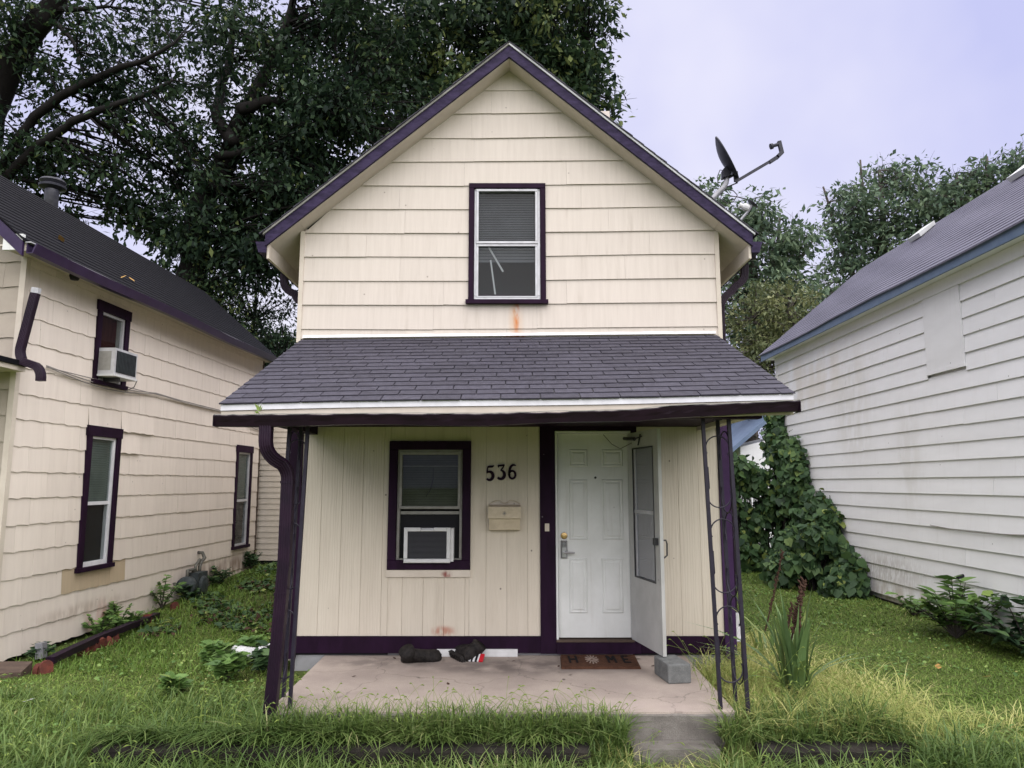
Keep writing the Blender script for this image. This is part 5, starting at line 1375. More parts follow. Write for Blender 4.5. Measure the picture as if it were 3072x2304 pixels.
# ------------------------------------------------------------------ vegetation
def unit(a): return a / np.maximum(np.linalg.norm(a, axis=1, keepdims=True), 1e-9)
def leaves_np(c, axis, normal, length, width, rnd, shape='diamond'):
    """one flat leaf for each row; returns verts, face groups, attribute"""
    n = len(c); axis = unit(axis); side = unit(np.cross(axis, normal)); nor = np.cross(side, axis)
    L = length[:, None]; W = width[:, None]
    if shape == 'diamond':
        pts = [c, c + axis * L * .45 + side * W * .5 + nor * W * .12, c + axis * L, c + axis * L * .45 - side * W * .5 + nor * W * .12]
    else:                                        # broad heart-shaped leaf, seven corners
        pts = [c, c + axis * L * -.10 + side * W * .32, c + axis * L * .28 + side * W * .55 + nor * W * .10, c + axis * L * .62 + side * W * .36 + nor * W * .05, c + axis * L - nor * W * .08,
               c + axis * L * .62 - side * W * .36 + nor * W * .05, c + axis * L * .28 - side * W * .55 + nor * W * .10, c + axis * L * -.10 - side * W * .32]
    k = len(pts)
    v = np.stack(pts, 1).reshape(-1, 3)
    idx = np.arange(n * k).reshape(n, k)
    if k == 4: g = [idx]
    else: g = [idx[:, [0, 1, 2, 3]], idx[:, [0, 3, 4, 5]], idx[:, [0, 5, 6, 7]]]
    return v, g, np.repeat(rnd, k)
def blades_np(p, h, w, az, bend_, rnd, segs=2):
    n = len(p); d = np.stack([np.cos(az), np.sin(az), np.zeros(n)], 1); s = np.stack([-np.sin(az), np.cos(az), np.zeros(n)], 1)
    pts = []
    for i in range(segs + 1):
        t = i / segs
        c = p + d * (h * bend_ * t * t)[:, None] + np.array([0, 0, 1.0]) * (h * (t - .45 * bend_ * t * t))[:, None]
        ww = (w * (1 - t * .55) * .5)[:, None]
        if i < segs: pts += [c + s * ww, c - s * ww]
        else: pts += [c]
    k = len(pts); v = np.stack(pts, 1).reshape(-1, 3); idx = np.arange(n * k).reshape(n, k)
    quads = np.concatenate([idx[:, [2 * i, 2 * i + 1, 2 * i + 3, 2 * i + 2]] for i in range(segs - 1)]) if segs > 1 else np.zeros((0, 4), int)
    tris = idx[:, [2 * segs - 2, 2 * segs - 1, 2 * segs]]
    return v, ([quads] if len(quads) else []) + [tris], np.repeat(rnd, k)
ghv = np.vectorize(gh)
def noise2(x, y, s):
    return (np.sin(x * s + 1.3) * np.cos(y * s * 1.1 + .7) + .5 * np.sin(x * s * 2.3 + y * s * 1.7) + .3 * np.sin(x * s * 5.1 - y * s * 4.3)) / 1.8
def grass(name, label, area, dens, hlo, hhi, wid, mat, bend_lo=.2, bend_hi=1.0, keep=None, segs=2, bias=0.0, zf=None, cluster=0, az=None):
    x0, x1, y0, y1 = area
    n = int((x1 - x0) * (y1 - y0) * dens)
    x, y = RNG.uniform(x0, x1, n), RNG.uniform(y0, y1, n)
    if cluster:
        m = max(1, n // cluster); cx_, cy_ = RNG.uniform(x0, x1, m), RNG.uniform(y0, y1, m); k = RNG.integers(0, m, n)
        x, y = cx_[k] + RNG.normal(0, .035, n), cy_[k] + RNG.normal(0, .035, n)
    if keep is not None:
        m = keep(x, y); x, y = x[m], y[m]
    n = len(x); z = ghv(x, y) - .01
    hn = noise2(x, y, 1.7) * .5 + .5
    h = (hlo + (hhi - hlo) * RNG.random(n) ** 1.5) * (.75 + .5 * hn)
    rn = np.clip(RNG.normal(.42, .2, n) + .25 * noise2(x, y, 1.1) + bias, 0, 1)
    v, g, a = blades_np(np.stack([x, y, z], 1), h, wid * RNG.uniform(.7, 1.3, n), RNG.uniform(0, 2 * PI, n) if az is None else RNG.normal(az, .8, n), RNG.uniform(bend_lo, bend_hi, n), rn, segs)
    o = add_np(name, v, g, mat, None, a); tag(o, label, 'grass', kind='stuff'); return o
def not_built(x, y):
    left = (x > -5.0 + .04 * (y - 7.15) + .05) | (y < 6.6)
    return left & ~((x > -1.84) & (x < 1.70) & (y > 5.44)) & ~((x > -2.2) & (x < 2.16) & (y > 7.1)) & (x < RX - .02) & ~((x > .82) & (x < 1.46) & (y > 5.0) & (y < 5.5)) & ~((x > -2.9) & (x < 2.75) & (y > 5.13) & (y < 5.33))
near = lambda x, y: not_built(x, y) & (np.abs(x) < 5.9) & ~((x < -1.9) & (y > 8.2) & (RNG.random(len(x)) < np.clip((y - 8.2) / 2.6, 0, .93) * np.clip((x + 4.6) / .9, 0, 1)))
grass('lawn_grass', 'short green lawn between the houses', (-5.4, 5.7, 4.3, 9.0), 3000, .030, .072, .0080, MAT['lawn'], .6, 1.7, keep=near, bias=.08)
grass('lawn_grass', 'short green lawn farther back between the houses', (-5.2, 5.7, 9.0, 15.5), 1400, .04, .09, .011, MAT['lawn'], .6, 1.7, keep=near, bias=.05)
# dark low weeds towards the shaded left passage
def left_pass(x, y): return not_built(x, y) & (x < -1.9)
grass('shade_grass', 'longer ragged grass in the passage beside the neighbouring house', (-4.9, -2.2, 7.0, 13.6), 420, .07, .17, .011, MAT['lawn'], .3, 1.2, keep=left_pass, segs=3, bias=-.12)
# tall weedy grass along the front
def strip_keep(x, y): return ~((x > .60) & (x < 1.52) & (y > 5.0)) & ~((x > -2.9) & (x < .56) & (y > 5.15) & (y < 5.30)) & ~((x > 1.66) & (x < 2.74) & (y > 5.15) & (y < 5.30))
grass('tall_grass', 'tall weedy grass along the front edge of the porch', (-1.78, .92, 5.27, 5.455), 7500, .13, .34, .011, MAT['tall'], .25, 1.25, segs=4, cluster=9)
grass('tall_grass', 'grass crowding the step below the porch', (.55, .98, 5.0, 5.42), 5000, .14, .32, .011, MAT['tall'], .25, 1.25, segs=4, cluster=9)
grass('tall_grass', 'tall weedy grass at the corner by the iron post and step', (1.38, 2.7, 5.27, 5.75), 3200, .13, .34, .011, MAT['tall'], .25, 1.25, segs=4, cluster=9, keep=lambda x, y: ~((x < 1.64) & (y > 5.46)))
grass('tall_grass', 'ragged grass spilling over the kerb in the foreground', (-4.9, .62, 4.80, 5.14), 3000, .18, .38, .012, MAT['tall'], .3, 1.4, segs=4, cluster=7, keep=lambda x, y: RNG.random(len(x)) < np.where(x > -2.9, 1.0, .55))
grass('tall_grass', 'ragged grass in front of the step and the short kerb', (1.30, 3.6, 4.80, 5.14), 2800, .18, .38, .011, MAT['tall'], .3, 1.4, segs=4, cluster=7)
grass('tall_grass', 'weedy grass left of the porch downspout', (-4.4, -1.78, 5.20, 6.35), 800, .08, .22, .009, MAT['tall'], .3, 1.3, segs=4, cluster=6, bias=-.06)
grass('tall_grass', 'dry sparse grass in the path below the step', (.60, 1.5, 4.80, 5.24), 2200, .12, .34, .008, MAT['straw'], .5, 1.5, segs=3)
grass('straw_grass', 'pale straw-coloured grass beside the porch', (1.62, 3.35, 5.35, 8.4), 2600, .16, .40, .007, MAT['straw'], .5, 1.5, segs=4, cluster=8,
      keep=lambda x, y: not_built(x, y) & (RNG.random(len(x)) < np.clip(1.45 - (x - 1.7) * .8 - np.abs(y - 6.2) * .22, 0, 1)))
grass('straw_grass', 'pale dry grass at the corner of the lawn in the foreground', (2.4, 3.9, 4.9, 5.9), 900, .08, .22, .006, MAT['straw'], .5, 1.5, segs=4, cluster=8)
grass('tall_grass', 'grass hanging over the long kerb', (-2.9, .66, 5.27, 5.36), 6500, .14, .32, .011, MAT['tall'], .8, 1.7, segs=4, cluster=9, az=-PI / 2, keep=lambda x, y: RNG.random(len(x)) < np.where(x < -1.1, 1.0, .38 + .3 * np.sin(x * 9)))
grass('tall_grass', 'grass hanging over the short kerb', (1.66, 2.8, 5.28, 5.36), 1800, .10, .26, .011, MAT['tall'], .8, 1.7, segs=4, cluster=9, az=-PI / 2)
def ground_cover(label, area, n, size, mat, keep):
    x, y = RNG.uniform(area[0], area[1], n), RNG.uniform(area[2], area[3], n)
    k = RNG.random(n) < np.clip(noise2(x, y, 2.6) * 1.5 + .25, 0, 1)
    k &= keep(x, y); x, y = x[k], y[k]; n = len(x)
    c = np.stack([x, y, ghv(x, y) + RNG.uniform(.02, .055, n)], 1)
    ax_ = RNG.normal(size=(n, 3)) * np.array([1, 1, .25]); no = RNG.normal(size=(n, 3)) * .35 + np.array([0, 0, 1.0]); L = RNG.uniform(size[0], size[1], n)
    v, g, a = leaves_np(c, ax_, no, L, L * .8, np.clip(RNG.normal(.5, .25, n), 0, 1), 'broad')
    tag(add_np('ground_cover', v, g, mat, None, a), label, 'ground cover', kind='stuff')
ground_cover('dark creeping weeds at the back of the shaded passage', (-4.5, -2.1, 8.8, 13.8), 5200, (.05, .11), MAT['leaf_vine'], left_pass)
ground_cover('brown leaf litter on the bare soil of the passage', (-4.3, -2.1, 8.6, 13.8), 2600, (.04, .08), MAT['stalk'], left_pass)
ground_cover('low broad-leaved weeds scattered through the lawn', (-5, 5.6, 5.0, 14), 16000, (.018, .045), MAT['leaf_weed'], near)
ground_cover('dead thatch and brown bits in the lawn', (-5, 5.6, 5.0, 12), 2200, (.010, .026), MAT['straw'], near)
# seed stems with nodding heads in front of the porch
def seed_stems(label, area, n, hlo, hhi):
    mb = MB(); r = random.Random(n)
    for i in range(n):
        x, y = r.uniform(area[0], area[1]), r.uniform(area[2], area[3]); h = r.uniform(hlo, hhi); az = r.uniform(0, 2 * PI); b = r.uniform(.25, .8)
        z0 = gh(x, y); d = Vector((math.cos(az), math.sin(az), 0))
        P = [Vector((x, y, z0)) + d * (h * b * t * t) + Vector((0, 0, h * (t - .4 * b * t * t))) for t in (0, .3, .6, .85, 1.0)]
        tip = P[-1]; dn = (P[-1] - P[-2]).normalized(); tip2 = tip + dn * .02 + Vector((0, 0, -.008)); tip3 = tip + dn * .042 + Vector((0, 0, -.026))
        mb.tube(P, [.0018, .0016, .0014, .0012, .0012], 4, False)
        mb.tube([tip, tip2, tip3], [.002, .0055, .0015], 5, False)
    o = mb.build('seed_grass', MAT['straw']); tag(o, label, 'grass', kind='stuff')
seed_stems('nodding foxtail seed heads in front of the porch', (-1.7, 1.0, 5.30, 5.46), 150, .22, .42)
seed_stems('nodding foxtail seed heads around the iron post', (1.5, 3.0, 5.3, 6.8), 230, .28, .58)
seed_stems('thin seed stems left of the downspout', (-4.2, -1.8, 4.9, 5.8), 110, .18, .42)
seed_stems('foxtail seed heads at the very front of the lawn', (1.2, 4.0, 4.7, 5.3), 90, .15, .34)

# trees -------------------------------------------------------------------
def spline(pts, n=4):
    out = []
    for i in range(len(pts) - 1):
        p0, p1, p2, p3 = pts[max(0, i - 1)], pts[i], pts[i + 1], pts[min(len(pts) - 1, i + 2)]
        for k in range(n):
            t = k / n
            out.append(p1 * (1 + 0) + ((p2 - p0) * .5) * t + (p0 * 2 - p1 * 5 + p2 * 4 - p3) * .5 * t * t + (p1 * 3 - p0 - p2 * 3 + p3) * .5 * t ** 3)
    return out + [pts[-1]]
def tree(name, label, base, limbs, lobes, leaf_mat, bark, leaf=(.11, .17), lw=.42, clump=.55, per=70, seed=1, group=None, twig=.022, droop=.5, bright=0.0):
    r = np.random.default_rng(seed); rp = random.Random(seed)
    T = thing(name, label, 'tree' if 'tree' in name else 'bush', base, group)
    mb = MB(); skel = []
    for limb in limbs:                            # (point, radius) chains
        pts = spline([Vector(p[:3]) for p in limb], 4)
        rad = np.interp(np.linspace(0, len(limb) - 1, len(pts)), range(len(limb)), [p[3] for p in limb])
        pts = [p + Vector((rp.uniform(-1, 1), rp.uniform(-1, 1), rp.uniform(-1, 1))) * rad[i] * .25 for i, p in enumerate(pts)]
        mb.tube(pts, list(rad), 8); skel += [(p, rad[i]) for i, p in enumerate(pts)]
    sk = np.array([tuple(p) for p, _ in skel]); C = []
    for (cx_, cy_, cz_, rx, ry, rz, n) in lobes:
        d = unit(r.normal(size=(n, 3))); q = r.random(n) ** .42
        C.append(np.array([cx_, cy_, cz_]) + d * q[:, None] * np.array([rx, ry, rz]))
    C = np.concatenate(C); cen, ax_, ln = [], [], []
    for c in C:
        dd = np.linalg.norm(sk - c, axis=1) + np.maximum(0, sk[:, 2] - c[2]) * .8
        j = int(dd.argmin()); p0 = Vector(sk[j]); p1 = Vector(c)
        md = p0.lerp(p1, .5) + Vector((rp.uniform(-1, 1), rp.uniform(-1, 1), rp.uniform(-.2, 1))) * (p1 - p0).length * .12
        rr0 = min(float(skel[j][1]) * .6, twig * (1 + (p1 - p0).length * .25))
        pts = [(p0.lerp(md, t)).lerp(md.lerp(p1, t), t) for t in (0, .33, .66, 1)]
        mb.tube(pts, [rr0, rr0 * .75, rr0 * .5, rr0 * .25], 5, False)
        for _ in range(3):                        # short twigs through the clump
            e = p1 + Vector((rp.gauss(0, 1), rp.gauss(0, 1), rp.gauss(0, .7))) * clump * .7
            mb.tube([pts[2], pts[3].lerp(e, .5), e], [rr0 * .3, rr0 * .22, rr0 * .12], 4, False)
    T_tr = mb.build('trunk', bark, T, True)
    m = len(C); k = r.poisson(per, m); rep = np.repeat(np.arange(m), k); n = len(rep)
    size = clump * r.uniform(.6, 1.25, m)
    dirs = unit(r.normal(size=(n, 3))); rad = r.random(n) ** .6
    c = C[rep] + dirs * (size[rep] * rad)[:, None] * np.array([1.15, 1.15, .72])
    axis_ = dirs * .6 + r.normal(size=(n, 3)) * .6 + np.array([0, 0, -droop])
    nor = r.normal(size=(n, 3)) * .55 + np.array([0, 0, 1.0])
    L = leaf[0] * .6 + (leaf[1] * 1.1 - leaf[0] * .6) * r.random(n) ** 1.1
    cb_ = r.normal(0, .16, m)
    rn = np.clip(r.normal(.42, .2, n) + cb_[rep] + bright, 0, 1)
    v, g, a = leaves_np(c, axis_, nor, L, L * lw * r.uniform(.8, 1.2, n), rn)
    add_np('crown', v, g, leaf_mat, T, a)
    return T
def A(px, py, Y, rad=None):
    p = at(px, py, Y); return (p.x, p.y, p.z) if rad is None else (p.x, p.y, p.z, rad)
def lobe(px, py, Y, rpx, rpy, ry, n):
    p = at(px, py, Y); k = (p - Vector((0, 0, CAM_Z))).length / FPX
    return (p.x, p.y, p.z, rpx * k, ry, rpy * k, n)
# great tree behind the gap between the houses
b0 = at(600, 900, 18.0)
tree('tall_tree', 'great dark tree with a leaning forked trunk behind the gap between the houses', (b0.x, 18.0, .2),
     [[(b0.x, 16.2, -.2, .42), A(560, 900, 16.6, .36), A(600, 620, 16.9, .31), A(672, 490, 16.9, .27), A(720, 370, 16.9, .22), A(790, 230, 16.9, .16), A(845, 110, 16.9, .12), A(890, -40, 16.9, .08)],
      [A(700, 430, 16.4, .18), A(650, 330, 16.8, .13), A(690, 180, 18, .10), A(700, 40, 18, .07)], [A(715, 330, 16.3, .15), A(800, 305, 16.3, .12), A(880, 315, 16.6, .09), A(960, 330, 16.4, .06)],
      [A(640, 560, 16.4, .14), A(580, 520, 16.8, .10), A(500, 440, 18, .07)], [A(650, 470, 16.4, .12), A(760, 450, 16.4, .09), A(860, 440, 17, .07)]],
     [lobe(930, 120, 17.4, 330, 230, 2.2, 120), lobe(1030, 380, 17.0, 270, 200, 2.0, 115), lobe(760, 520, 17.6, 260, 180, 1.6, 46), lobe(620, 150, 18.5, 230, 200, 1.4, 22), lobe(920, 640, 17.0, 220, 170, 1.6, 85), lobe(640, 740, 16.5, 220, 120, 1.4, 55)],
     MAT['leaf_dark'], MAT['bark'], per=88, seed=4, clump=.62, leaf=(.14, .24))
# tree at the picture's edge behind the dark roof
tree('tall_tree', 'dark tree with heavy bare limbs behind the dark neighbouring roof', (-13.5, 16.5, .2),
     [[(-13.6, 16.5, -.2, .5), A(-120, 700, 16.3, .42), A(-60, 470, 16.1, .36), A(20, 220, 15.8, .30), A(110, 90, 15.5, .27), A(185, -40, 15.2, .22)],
      [A(-40, 560, 16, .16), A(60, 410, 15.6, .11), A(150, 310, 15.3, .10), A(250, 255, 15.1, .09), A(330, 215, 15, .075), A(430, 182, 15, .05), A(520, 130, 15, .035)],
      [A(-60, 640, 16, .16), A(60, 490, 15.5, .10), A(190, 385, 15.2, .09), A(290, 332, 15, .08), A(420, 290, 15, .05), A(520, 240, 15, .03)],
      [A(60, 160, 15.6, .12), A(150, 40, 15.4, .09), A(210, 30, 15.3, .06), A(330, 20, 15.2, .03)], [A(170, 70, 15.3, .06), A(220, 130, 15.2, .04), A(250, 220, 15, .02)]],
     [lobe(110, 330, 15.8, 230, 260, 1.8, 42), lobe(330, 90, 15.8, 260, 170, 1.8, 40), lobe(420, 380, 16.2, 240, 190, 1.8, 34), lobe(120, 560, 16.4, 200, 110, 1.6, 26), lobe(500, 560, 16.5, 200, 130, 1.5, 40), lobe(60, 60, 16, 160, 160, 1.5, 22)],
     MAT['leaf_dark'], MAT['bark'], per=84, seed=9, clump=.60, leaf=(.13, .22))
# tree behind the gable
tree('tall_tree', 'dark leafy tree rising behind the gable peak', (1.0, 20.5, .2),
     [[(1.0, 20.5, -.2, .4), A(1500, 700, 20.5, .33), A(1480, 300, 20.2, .25), A(1540, 60, 20, .18), A(1600, -120, 20, .12)], [A(1490, 350, 20.2, .16), A(1640, 220, 19.8, .11), A(1760, 130, 19.6, .06)], [A(1480, 320, 20.2, .16), A(1330, 200, 20, .11), A(1220, 80, 20, .07)]],
     [lobe(1620, 110, 20, 220, 190, 2.2, 130), lobe(1330, 140, 20.3, 250, 210, 2.2, 140), lobe(1700, 300, 19.8, 150, 150, 1.6, 80), lobe(1300, 350, 20, 200, 150, 2, 70), lobe(1520, 330, 20, 260, 200, 2, 60)],
     MAT['leaf_dark'], MAT['bark'], per=72, seed=14, clump=.60, leaf=(.18, .30), bright=.2)
# brush in the passage behind
for (px, py, Y, rx, ry, lb, sd) in ((760, 960, 18.5, 150, 180, 'dark overgrown bush closing the passage between the houses', 41), (640, 930, 16.8, 120, 110, 'pale green bush leaning over the end of the dark roof', 43), (830, 1130, 17.2, 120, 160, 'low dark bush behind the corner of the small house', 47)):
    p = at(px, py, Y)
    tree('overgrown_bush', lb, (p.x, Y, .2), [[(p.x, Y, 0, .10), (p.x + .1, Y, p.z * .5, .08), (p.x, Y, p.z, .05)]], [lobe(px, py, Y, rx, ry, 1.0, 60), lobe(px + 20, py + 170, Y, rx, ry, 1.0, 34)], MAT['leaf_dark'], MAT['bark'], per=90, seed=sd, clump=.42, leaf=(.09, .14), bright=.22 if sd == 43 else .05)
# trees beyond the roofs on the other side
tg = 'trees beyond the white house'
def far_tree(label, px, Y, top, limbs_dx, lobes, mat, seed, bark=MAT['bark_pale'], per=40, clump=.80, leaf=(.22, .36), bright=0.22):
    b = at(px, 1400, Y)
    limbs = [[(b.x, Y, -.2, .32), A(px, 1100, Y, .26), A(px + 10, (1100 + top) / 2, Y, .18), A(px, top + 40, Y, .06)]]
    for (dx, dy, ddx, ddy) in limbs_dx: limbs.append([A(px, dy, Y, .13), A(px + dx, dy - 90, Y, .09), A(px + ddx, ddy, Y, .04)])
    tree('distant_tree', label, (b.x, Y, 0), limbs, lobes, mat, bark, leaf=leaf, per=per, clump=clump, seed=seed, group=tg, bright=bright)
far_tree('grey green tree right behind the satellite dish', 2250, 27, 560, [(60, 1000, 90, 640), (-40, 950, -70, 700), (120, 900, 190, 720)],
         [lobe(2110, 620, 27, 50, 55, 1.2, 16), lobe(2255, 650, 27, 45, 70, 1.4, 26), lobe(2180, 720, 27, 90, 80, 1.4, 34), lobe(2380, 720, 26.5, 40, 75, 1.2, 22), lobe(2310, 820, 26.5, 120, 110, 1.6, 60), lobe(2250, 960, 26.5, 130, 140, 1.6, 56), lobe(2400, 980, 27, 90, 130, 1.6, 36)], MAT['leaf_mid'], 61)
far_tree('tall feathery tree with many tops above the white house roof', 2640, 30, 470, [(-90, 900, -170, 560), (90, 850, 150, 560), (-40, 760, -60, 480)],
         [lobe(2550, 590, 30, 45, 55, 1.4, 18), lobe(2700, 545, 30, 70, 55, 1.6, 28), lobe(2620, 660, 29.5, 120, 70, 1.8, 40), lobe(2540, 760, 29.5, 75, 110, 1.6, 38), lobe(2700, 740, 29.5, 110, 110, 1.8, 46), lobe(2520, 930, 29.5, 110, 120, 1.8, 44), lobe(2810, 640, 30, 60, 80, 1.4, 24)], MAT['leaf_mid'], 67)
far_tree('tree half cut off at the picture edge above the grey ridge', 2960, 28, 430, [(-60, 800, -90, 520), (60, 760, 90, 470)],
         [lobe(2920, 540, 28, 55, 45, 1.4, 20), lobe(3070, 500, 27.5, 50, 50, 1.4, 22), lobe(2860, 640, 28, 80, 80, 1.6, 34), lobe(2990, 620, 28, 90, 80, 1.6, 34), lobe(3080, 680, 28, 80, 90, 1.6, 22)], MAT['leaf_mid'], 71)
far_tree('low olive green tree between the small house and the white house', 2370, 21, 860, [(40, 1150, 70, 920), (-60, 1100, -110, 960), (80, 1180, 120, 1000)],
         [lobe(2330, 960, 21, 130, 110, 1.3, 70), lobe(2420, 1060, 21, 130, 130, 1.3, 70), lobe(2270, 1120, 21, 120, 120, 1.3, 60), lobe(2480, 1160, 21, 90, 90, 1.0, 30)], MAT['leaf_olive'], 77, clump=.40, per=60, leaf=(.12, .19))
far_tree('dark tree low behind the far blue eave', 2240, 24, 1080, [(40, 1300, 60, 1150)], [lobe(2250, 1220, 24, 140, 130, 1.3, 70)], MAT['leaf_dark'], 79, clump=.5, per=80, leaf=(.10, .16), bright=.1)

# vines -------------------------------------------------------------------
def vine(name, label, cat, blobs, seed, leaf=(.10, .17), mat=None, parent_loc=None):
    """blobs: (cx,cy,cz, rx,ry,rz, leaves, leaning-out vector)"""
    r = np.random.default_rng(seed); c, ax_, no, L = [], [], [], []
    for (x, y, z, rx, ry, rz, n, out) in blobs:
        d = unit(r.normal(size=(n, 3)) + np.array(out) * .8); q = np.where(r.random(n) < .12, 1.0 + .22 * r.random(n), .62 + .42 * r.random(n))
        p = np.array([x, y, z]) + d * np.array([rx, ry, rz]) * q[:, None]
        ok = (p[:, 0] < RX - .05) & (p[:, 2] > .02); p, d = p[ok], d[ok]; n = len(p)
        c.append(p); no.append(d * .8 + r.normal(size=(n, 3)) * .35 + np.array([0, -.1, .35])); ax_.append(r.normal(size=(n, 3)) * .5 + np.array([-.1, -.25, -.8])); L.append(r.uniform(*leaf, n))
    c, ax_, no, L = map(np.concatenate, (c, ax_, no, L)); n = len(c)
    t = thing(name, label, cat, parent_loc or (blobs[0][0], blobs[0][1], 0))
    v, g, a = leaves_np(c, ax_, no, L, L * r.uniform(.8, 1.15, n), np.clip(r.normal(.45, .26, n), 0, 1), 'broad')
    add_np('foliage', v, g, mat or MAT['leaf_vine'], t, a)
    mb = MB(); rp = random.Random(seed)
    for (x, y, z, rx, ry, rz, n, out) in blobs:
        for _ in range(5):
            p = Vector((x + rp.uniform(-.5, .5) * rx, y + rp.uniform(-.5, .5) * ry, .0)); q = Vector((x + rp.uniform(-.7, .7) * rx, y + rp.uniform(-.6, .6) * ry, z + rz * rp.uniform(.2, .9)))
            if q.x > RX - .04: q.x = RX - .04
            if p.x > RX - .04: p.x = RX - .04
            mb.tube([p, p.lerp(q, .4) + Vector((rp.uniform(-.1, .1), rp.uniform(-.1, .1), 0)), q], [.014, .010, .005], 5)
    mb.build('stem', MAT['bark'], t)
OUT = (-.7, -.7, .2)
def vine_blobs(pts, n, rlo, rhi, leaves, seed):
    r = random.Random(seed); out = []
    for (x, y, z, sx, sy, sz) in pts:
        for _ in range(n):
            rad = r.uniform(rlo, rhi)
            out.append((x + r.uniform(-sx, sx), y + r.uniform(-sy, sy), max(.15, z + r.uniform(-sz, sz)), rad, rad * 1.1, rad * r.uniform(.9, 1.5), int(leaves * rad / rhi), OUT))
    return out
vine('wall_vine', 'dense dark green vine climbing the far corner of the white house', 'vine',
     vine_blobs([(5.35, 14.4, .8, .2, .5, .6), (5.42, 14.3, 1.7, .1, .5, .5), (5.5, 14.75, 2.5, .06, .2, .35), (5.52, 14.85, 3.0, .04, .1, .25), (4.9, 14.7, .75, .35, .2, .6), (4.85, 14.9, 1.75, .3, .15, .4), (4.75, 14.6, .35, .3, .3, .2), (5.45, 13.4, .8, .08, .5, .6), (5.48, 13.7, 1.7, .05, .4, .45), (5.5, 14.1, 2.2, .05, .3, .3), (5.50, 13.0, 1.2, .04, .3, .3)], 7, .14, .34, 125, 4), 5, (.06, .17))
vine('wall_vine', 'bushy spreading vine heap at the foot of the white wall', 'vine',
     vine_blobs([(5.2, 12.4, .55, .25, .4, .4), (5.42, 11.9, .5, .08, .3, .4), (4.85, 12.7, .45, .3, .25, .3), (5.4, 12.7, 1.0, .1, .3, .25), (5.3, 11.6, .22, .2, .25, .1)], 7, .13, .30, 110, 8), 6, (.06, .18))

# saplings with compound leaves by the white wall
def sapling(label, x, y, h, spread, n, seed, leaf=.13, mat='leaf_weed', cat='sapling', name='sapling', wall=True):
    up_ = 0.0 if wall else .3
    r = random.Random(seed); rg = np.random.default_rng(seed)
    z0 = gh(x, y); t = thing(name, label, cat, (x, y, z0)); mb = MB(); c, ax_, no, L = [], [], [], []
    for i in range(n):
        az = r.uniform(0, 2 * PI); el = r.uniform(.55 + up_, 1.35 + up_ * .5); l = h * r.uniform(.6, 1.05)
        d = Vector((math.cos(az) * math.cos(el) * spread, math.sin(az) * math.cos(el) * spread, math.sin(el))).normalized()
        P = [Vector((x, y, z0)) + d * (l * q) + Vector((0, 0, -.22 * l * q * q)) for q in (0, .25, .5, .75, 1)]
        P = [Vector((min(p.x, RX - .05) if wall else p.x, p.y, max(p.z, z0 + .01))) for p in P]
        mb.tube(P, [.011, .009, .007, .005, .003], 5)
        for q in range(7):
            tt = .3 + .7 * q / 6; k = min(3, int(tt * 4)); p = P[k].lerp(P[k + 1], tt * 4 - k) if tt < 1 else P[4]
            dr = (P[k + 1] - P[k]).normalized(); sd_ = dr.cross(Vector((0, 0, 1))).normalized()
            for s in (-1, 1):
                c.append(tuple(p)); ax_.append(tuple(dr * .5 + sd_ * s + Vector((0, 0, -.25)) + Vector((r.gauss(0, .2), r.gauss(0, .2), r.gauss(0, .2))))); no.append((r.gauss(0, .35), r.gauss(0, .35) - up_, 1)); L.append(leaf * r.uniform(.7, 1.2))
    mb.build('stem', MAT['bark_pale'], t)
    c, ax_, no, L = map(np.array, (c, ax_, no, L))
    if wall: c[:, 0] = np.minimum(c[:, 0], RX - .08)
    v, g, a = leaves_np(c, ax_, no, L, L * .5, np.clip(rg.normal(.35, .25, len(c)), 0, 1), 'broad')
    if wall: v[:, 0] = np.minimum(v[:, 0], RX - .04)
    add_np('foliage', v, g, MAT[mat], t, a)
sapling('bushy green sapling growing against the white wall', 5.16, 8.65, 1.0, 1.0, 20, 3, .17, 'leaf_weed')
sapling('darker sapling cut off by the picture edge at the white wall', 5.38, 7.75, .80, 1.0, 14, 8, .17, 'leaf_vine')
p = at_z(2500, 1855, .03); 
sapling('small ragged weed between the vine heap and the sapling', 5.40, 10.0, .34, 1.0, 9, 12, .07, 'leaf_weed', 'weed', 'weed_plant')
for (px, py, hh, n, lb, sd) in ((300, 1905, .36, 12, 'leafy weed above the fallen downspout below the red stain', 21), (352, 1880, .42, 12, 'taller leafy weed in front of the red-stained siding', 22), (443, 1835, .58, 8, 'thin upright weed stalk beside the clay edging', 23), (400, 1880, .26, 12, 'low weed at the far end of the fallen downspout', 24), (560, 1815, .34, 14, 'weed growing up around the gas meter', 25), (620, 1780, .36, 14, 'dark weed just past the gas meter', 26), (720, 1745, .40, 16, 'dark weed patch in the back of the passage', 27), (120, 1965, .22, 9, 'low weed behind the elbow of the fallen downspout', 28)):
    p = at_z(px, py, .05); p.x = max(p.x, WL(p.y - 7.15, 0).x + .12)
    sapling(lb, p.x, p.y, hh, 1.0, n, sd, .085, 'leaf_weed' if sd < 25 else 'leaf_vine', 'weed', 'weed_plant', wall=False)
for (px, py, hh, n, lb, sd) in ((680, 2030, .34, 14, 'bright broad-leaved weed beside the porch downspout', 31), (745, 1985, .30, 14, 'broad weed growing over the white hose', 32), (520, 2065, .16, 9, 'small bright weed in the middle of the side lawn', 33), (640, 1990, .28, 12, 'weed clump left of the white hose', 35), (800, 2010, .32, 12, 'dark weed between the hose and the porch slab', 36)):
    p = at_z(px, py, .02)
    sapling(lb, p.x, p.y, hh, .8, n, sd, .12, 'leaf_weed' if sd != 36 else 'leaf_vine', 'weed', 'weed_plant', wall=False)

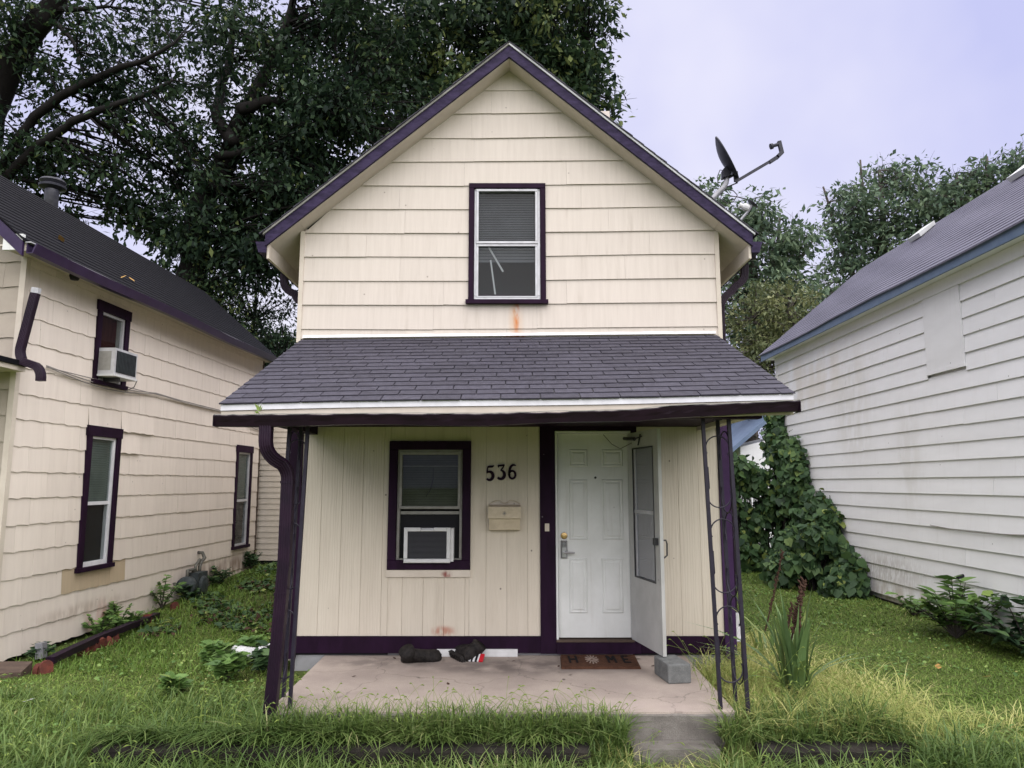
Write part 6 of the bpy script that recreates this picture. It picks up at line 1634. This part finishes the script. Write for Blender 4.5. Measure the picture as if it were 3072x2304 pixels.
# sword-leaved clumps with dried flower stalks
def sword_clump(label, x, y, h, n, seed, stalks):
    r = np.random.default_rng(seed); z0 = gh(x, y); t = thing('sword_plant', label, 'plant', (x, y, z0))
    an = r.uniform(0, 2 * PI, n); rad = r.random(n) ** .5 * .10
    p = np.stack([x + np.cos(an) * rad, y + np.sin(an) * rad, np.full(n, z0)], 1)
    v, g, a = blades_np(p, h * r.uniform(.55, 1.0, n), .05 * r.uniform(.7, 1.15, n), an + r.normal(0, .4, n), np.where(r.random(n) < .2, r.uniform(.5, 1.1, n), r.uniform(.06, .32, n)), np.clip(r.normal(.45, .25, n), 0, 1), 5)
    add_np('leaf_clump', v, g, MAT['sword'], t, a)
    rp = random.Random(seed)
    for (q0, q1, thick) in stalks:
        mb = MB(); q0, q1 = Vector(q0), Vector(q1); mb.tube([q0, q0.lerp(q1, .5) + Vector((.008, 0, 0)), q1], [.008, .007, .004], 6)
        for i in range(int(70 * thick)):
            s = rp.uniform(.22, 1.0); c = q0.lerp(q1, s); az = rp.uniform(0, 2 * PI); e = c + Vector((math.cos(az) * .022 * thick ** .5, math.sin(az) * .022 * thick ** .5, rp.uniform(-.03, .045)))
            mb.tube([c, c.lerp(e, .6), e], [.006, .009 * thick ** .3, .002], 4)
        mb.build('dried_stalk', MAT['stalk'], t)
c0 = at_z(2385, 2110, 0)
y0_ = c0.y
sword_clump('tall clump of green sword-shaped leaves with dry brown stalks', c0.x, y0_, .98, 64, 3, [((c0.x - .02, y0_, .45), tuple(at(2412, 1742, y0_)), 1.6), ((c0.x - .06, y0_, .5), tuple(at(2378, 1812, y0_)), .5), ((c0.x + .03, y0_ - .02, .3), tuple(at(2402, 1745, y0_ - .03)), 1.0)])
c1 = at_z(2300, 1985, 0)
sword_clump('smaller dark sword-leaved clump with one long leaning dry stalk', c1.x, c1.y, .48, 16, 4, [((c1.x, c1.y, .3), tuple(at(2348, 1655, c1.y)), .8)])
# sprig growing in the porch gutter and dead twigs on the gutter of the dark roof
p = at(778, 1236, 5.33)
t = thing('gutter_sprig', 'tiny pale sprig sprouting from the porch gutter', 'weed', p)
r_ = np.random.default_rng(2); cc_ = np.tile(np.array(p), (9, 1)) + r_.normal(0, .012, (9, 3)); v, g, a = leaves_np(cc_, r_.normal(0, .6, (9, 3)) + np.array([0, -.3, .5]), r_.normal(size=(9, 3)), np.full(9, .05), np.full(9, .02), np.full(9, .9)); add_np('foliage', v, g, MAT['leaf_weed'], t, a)
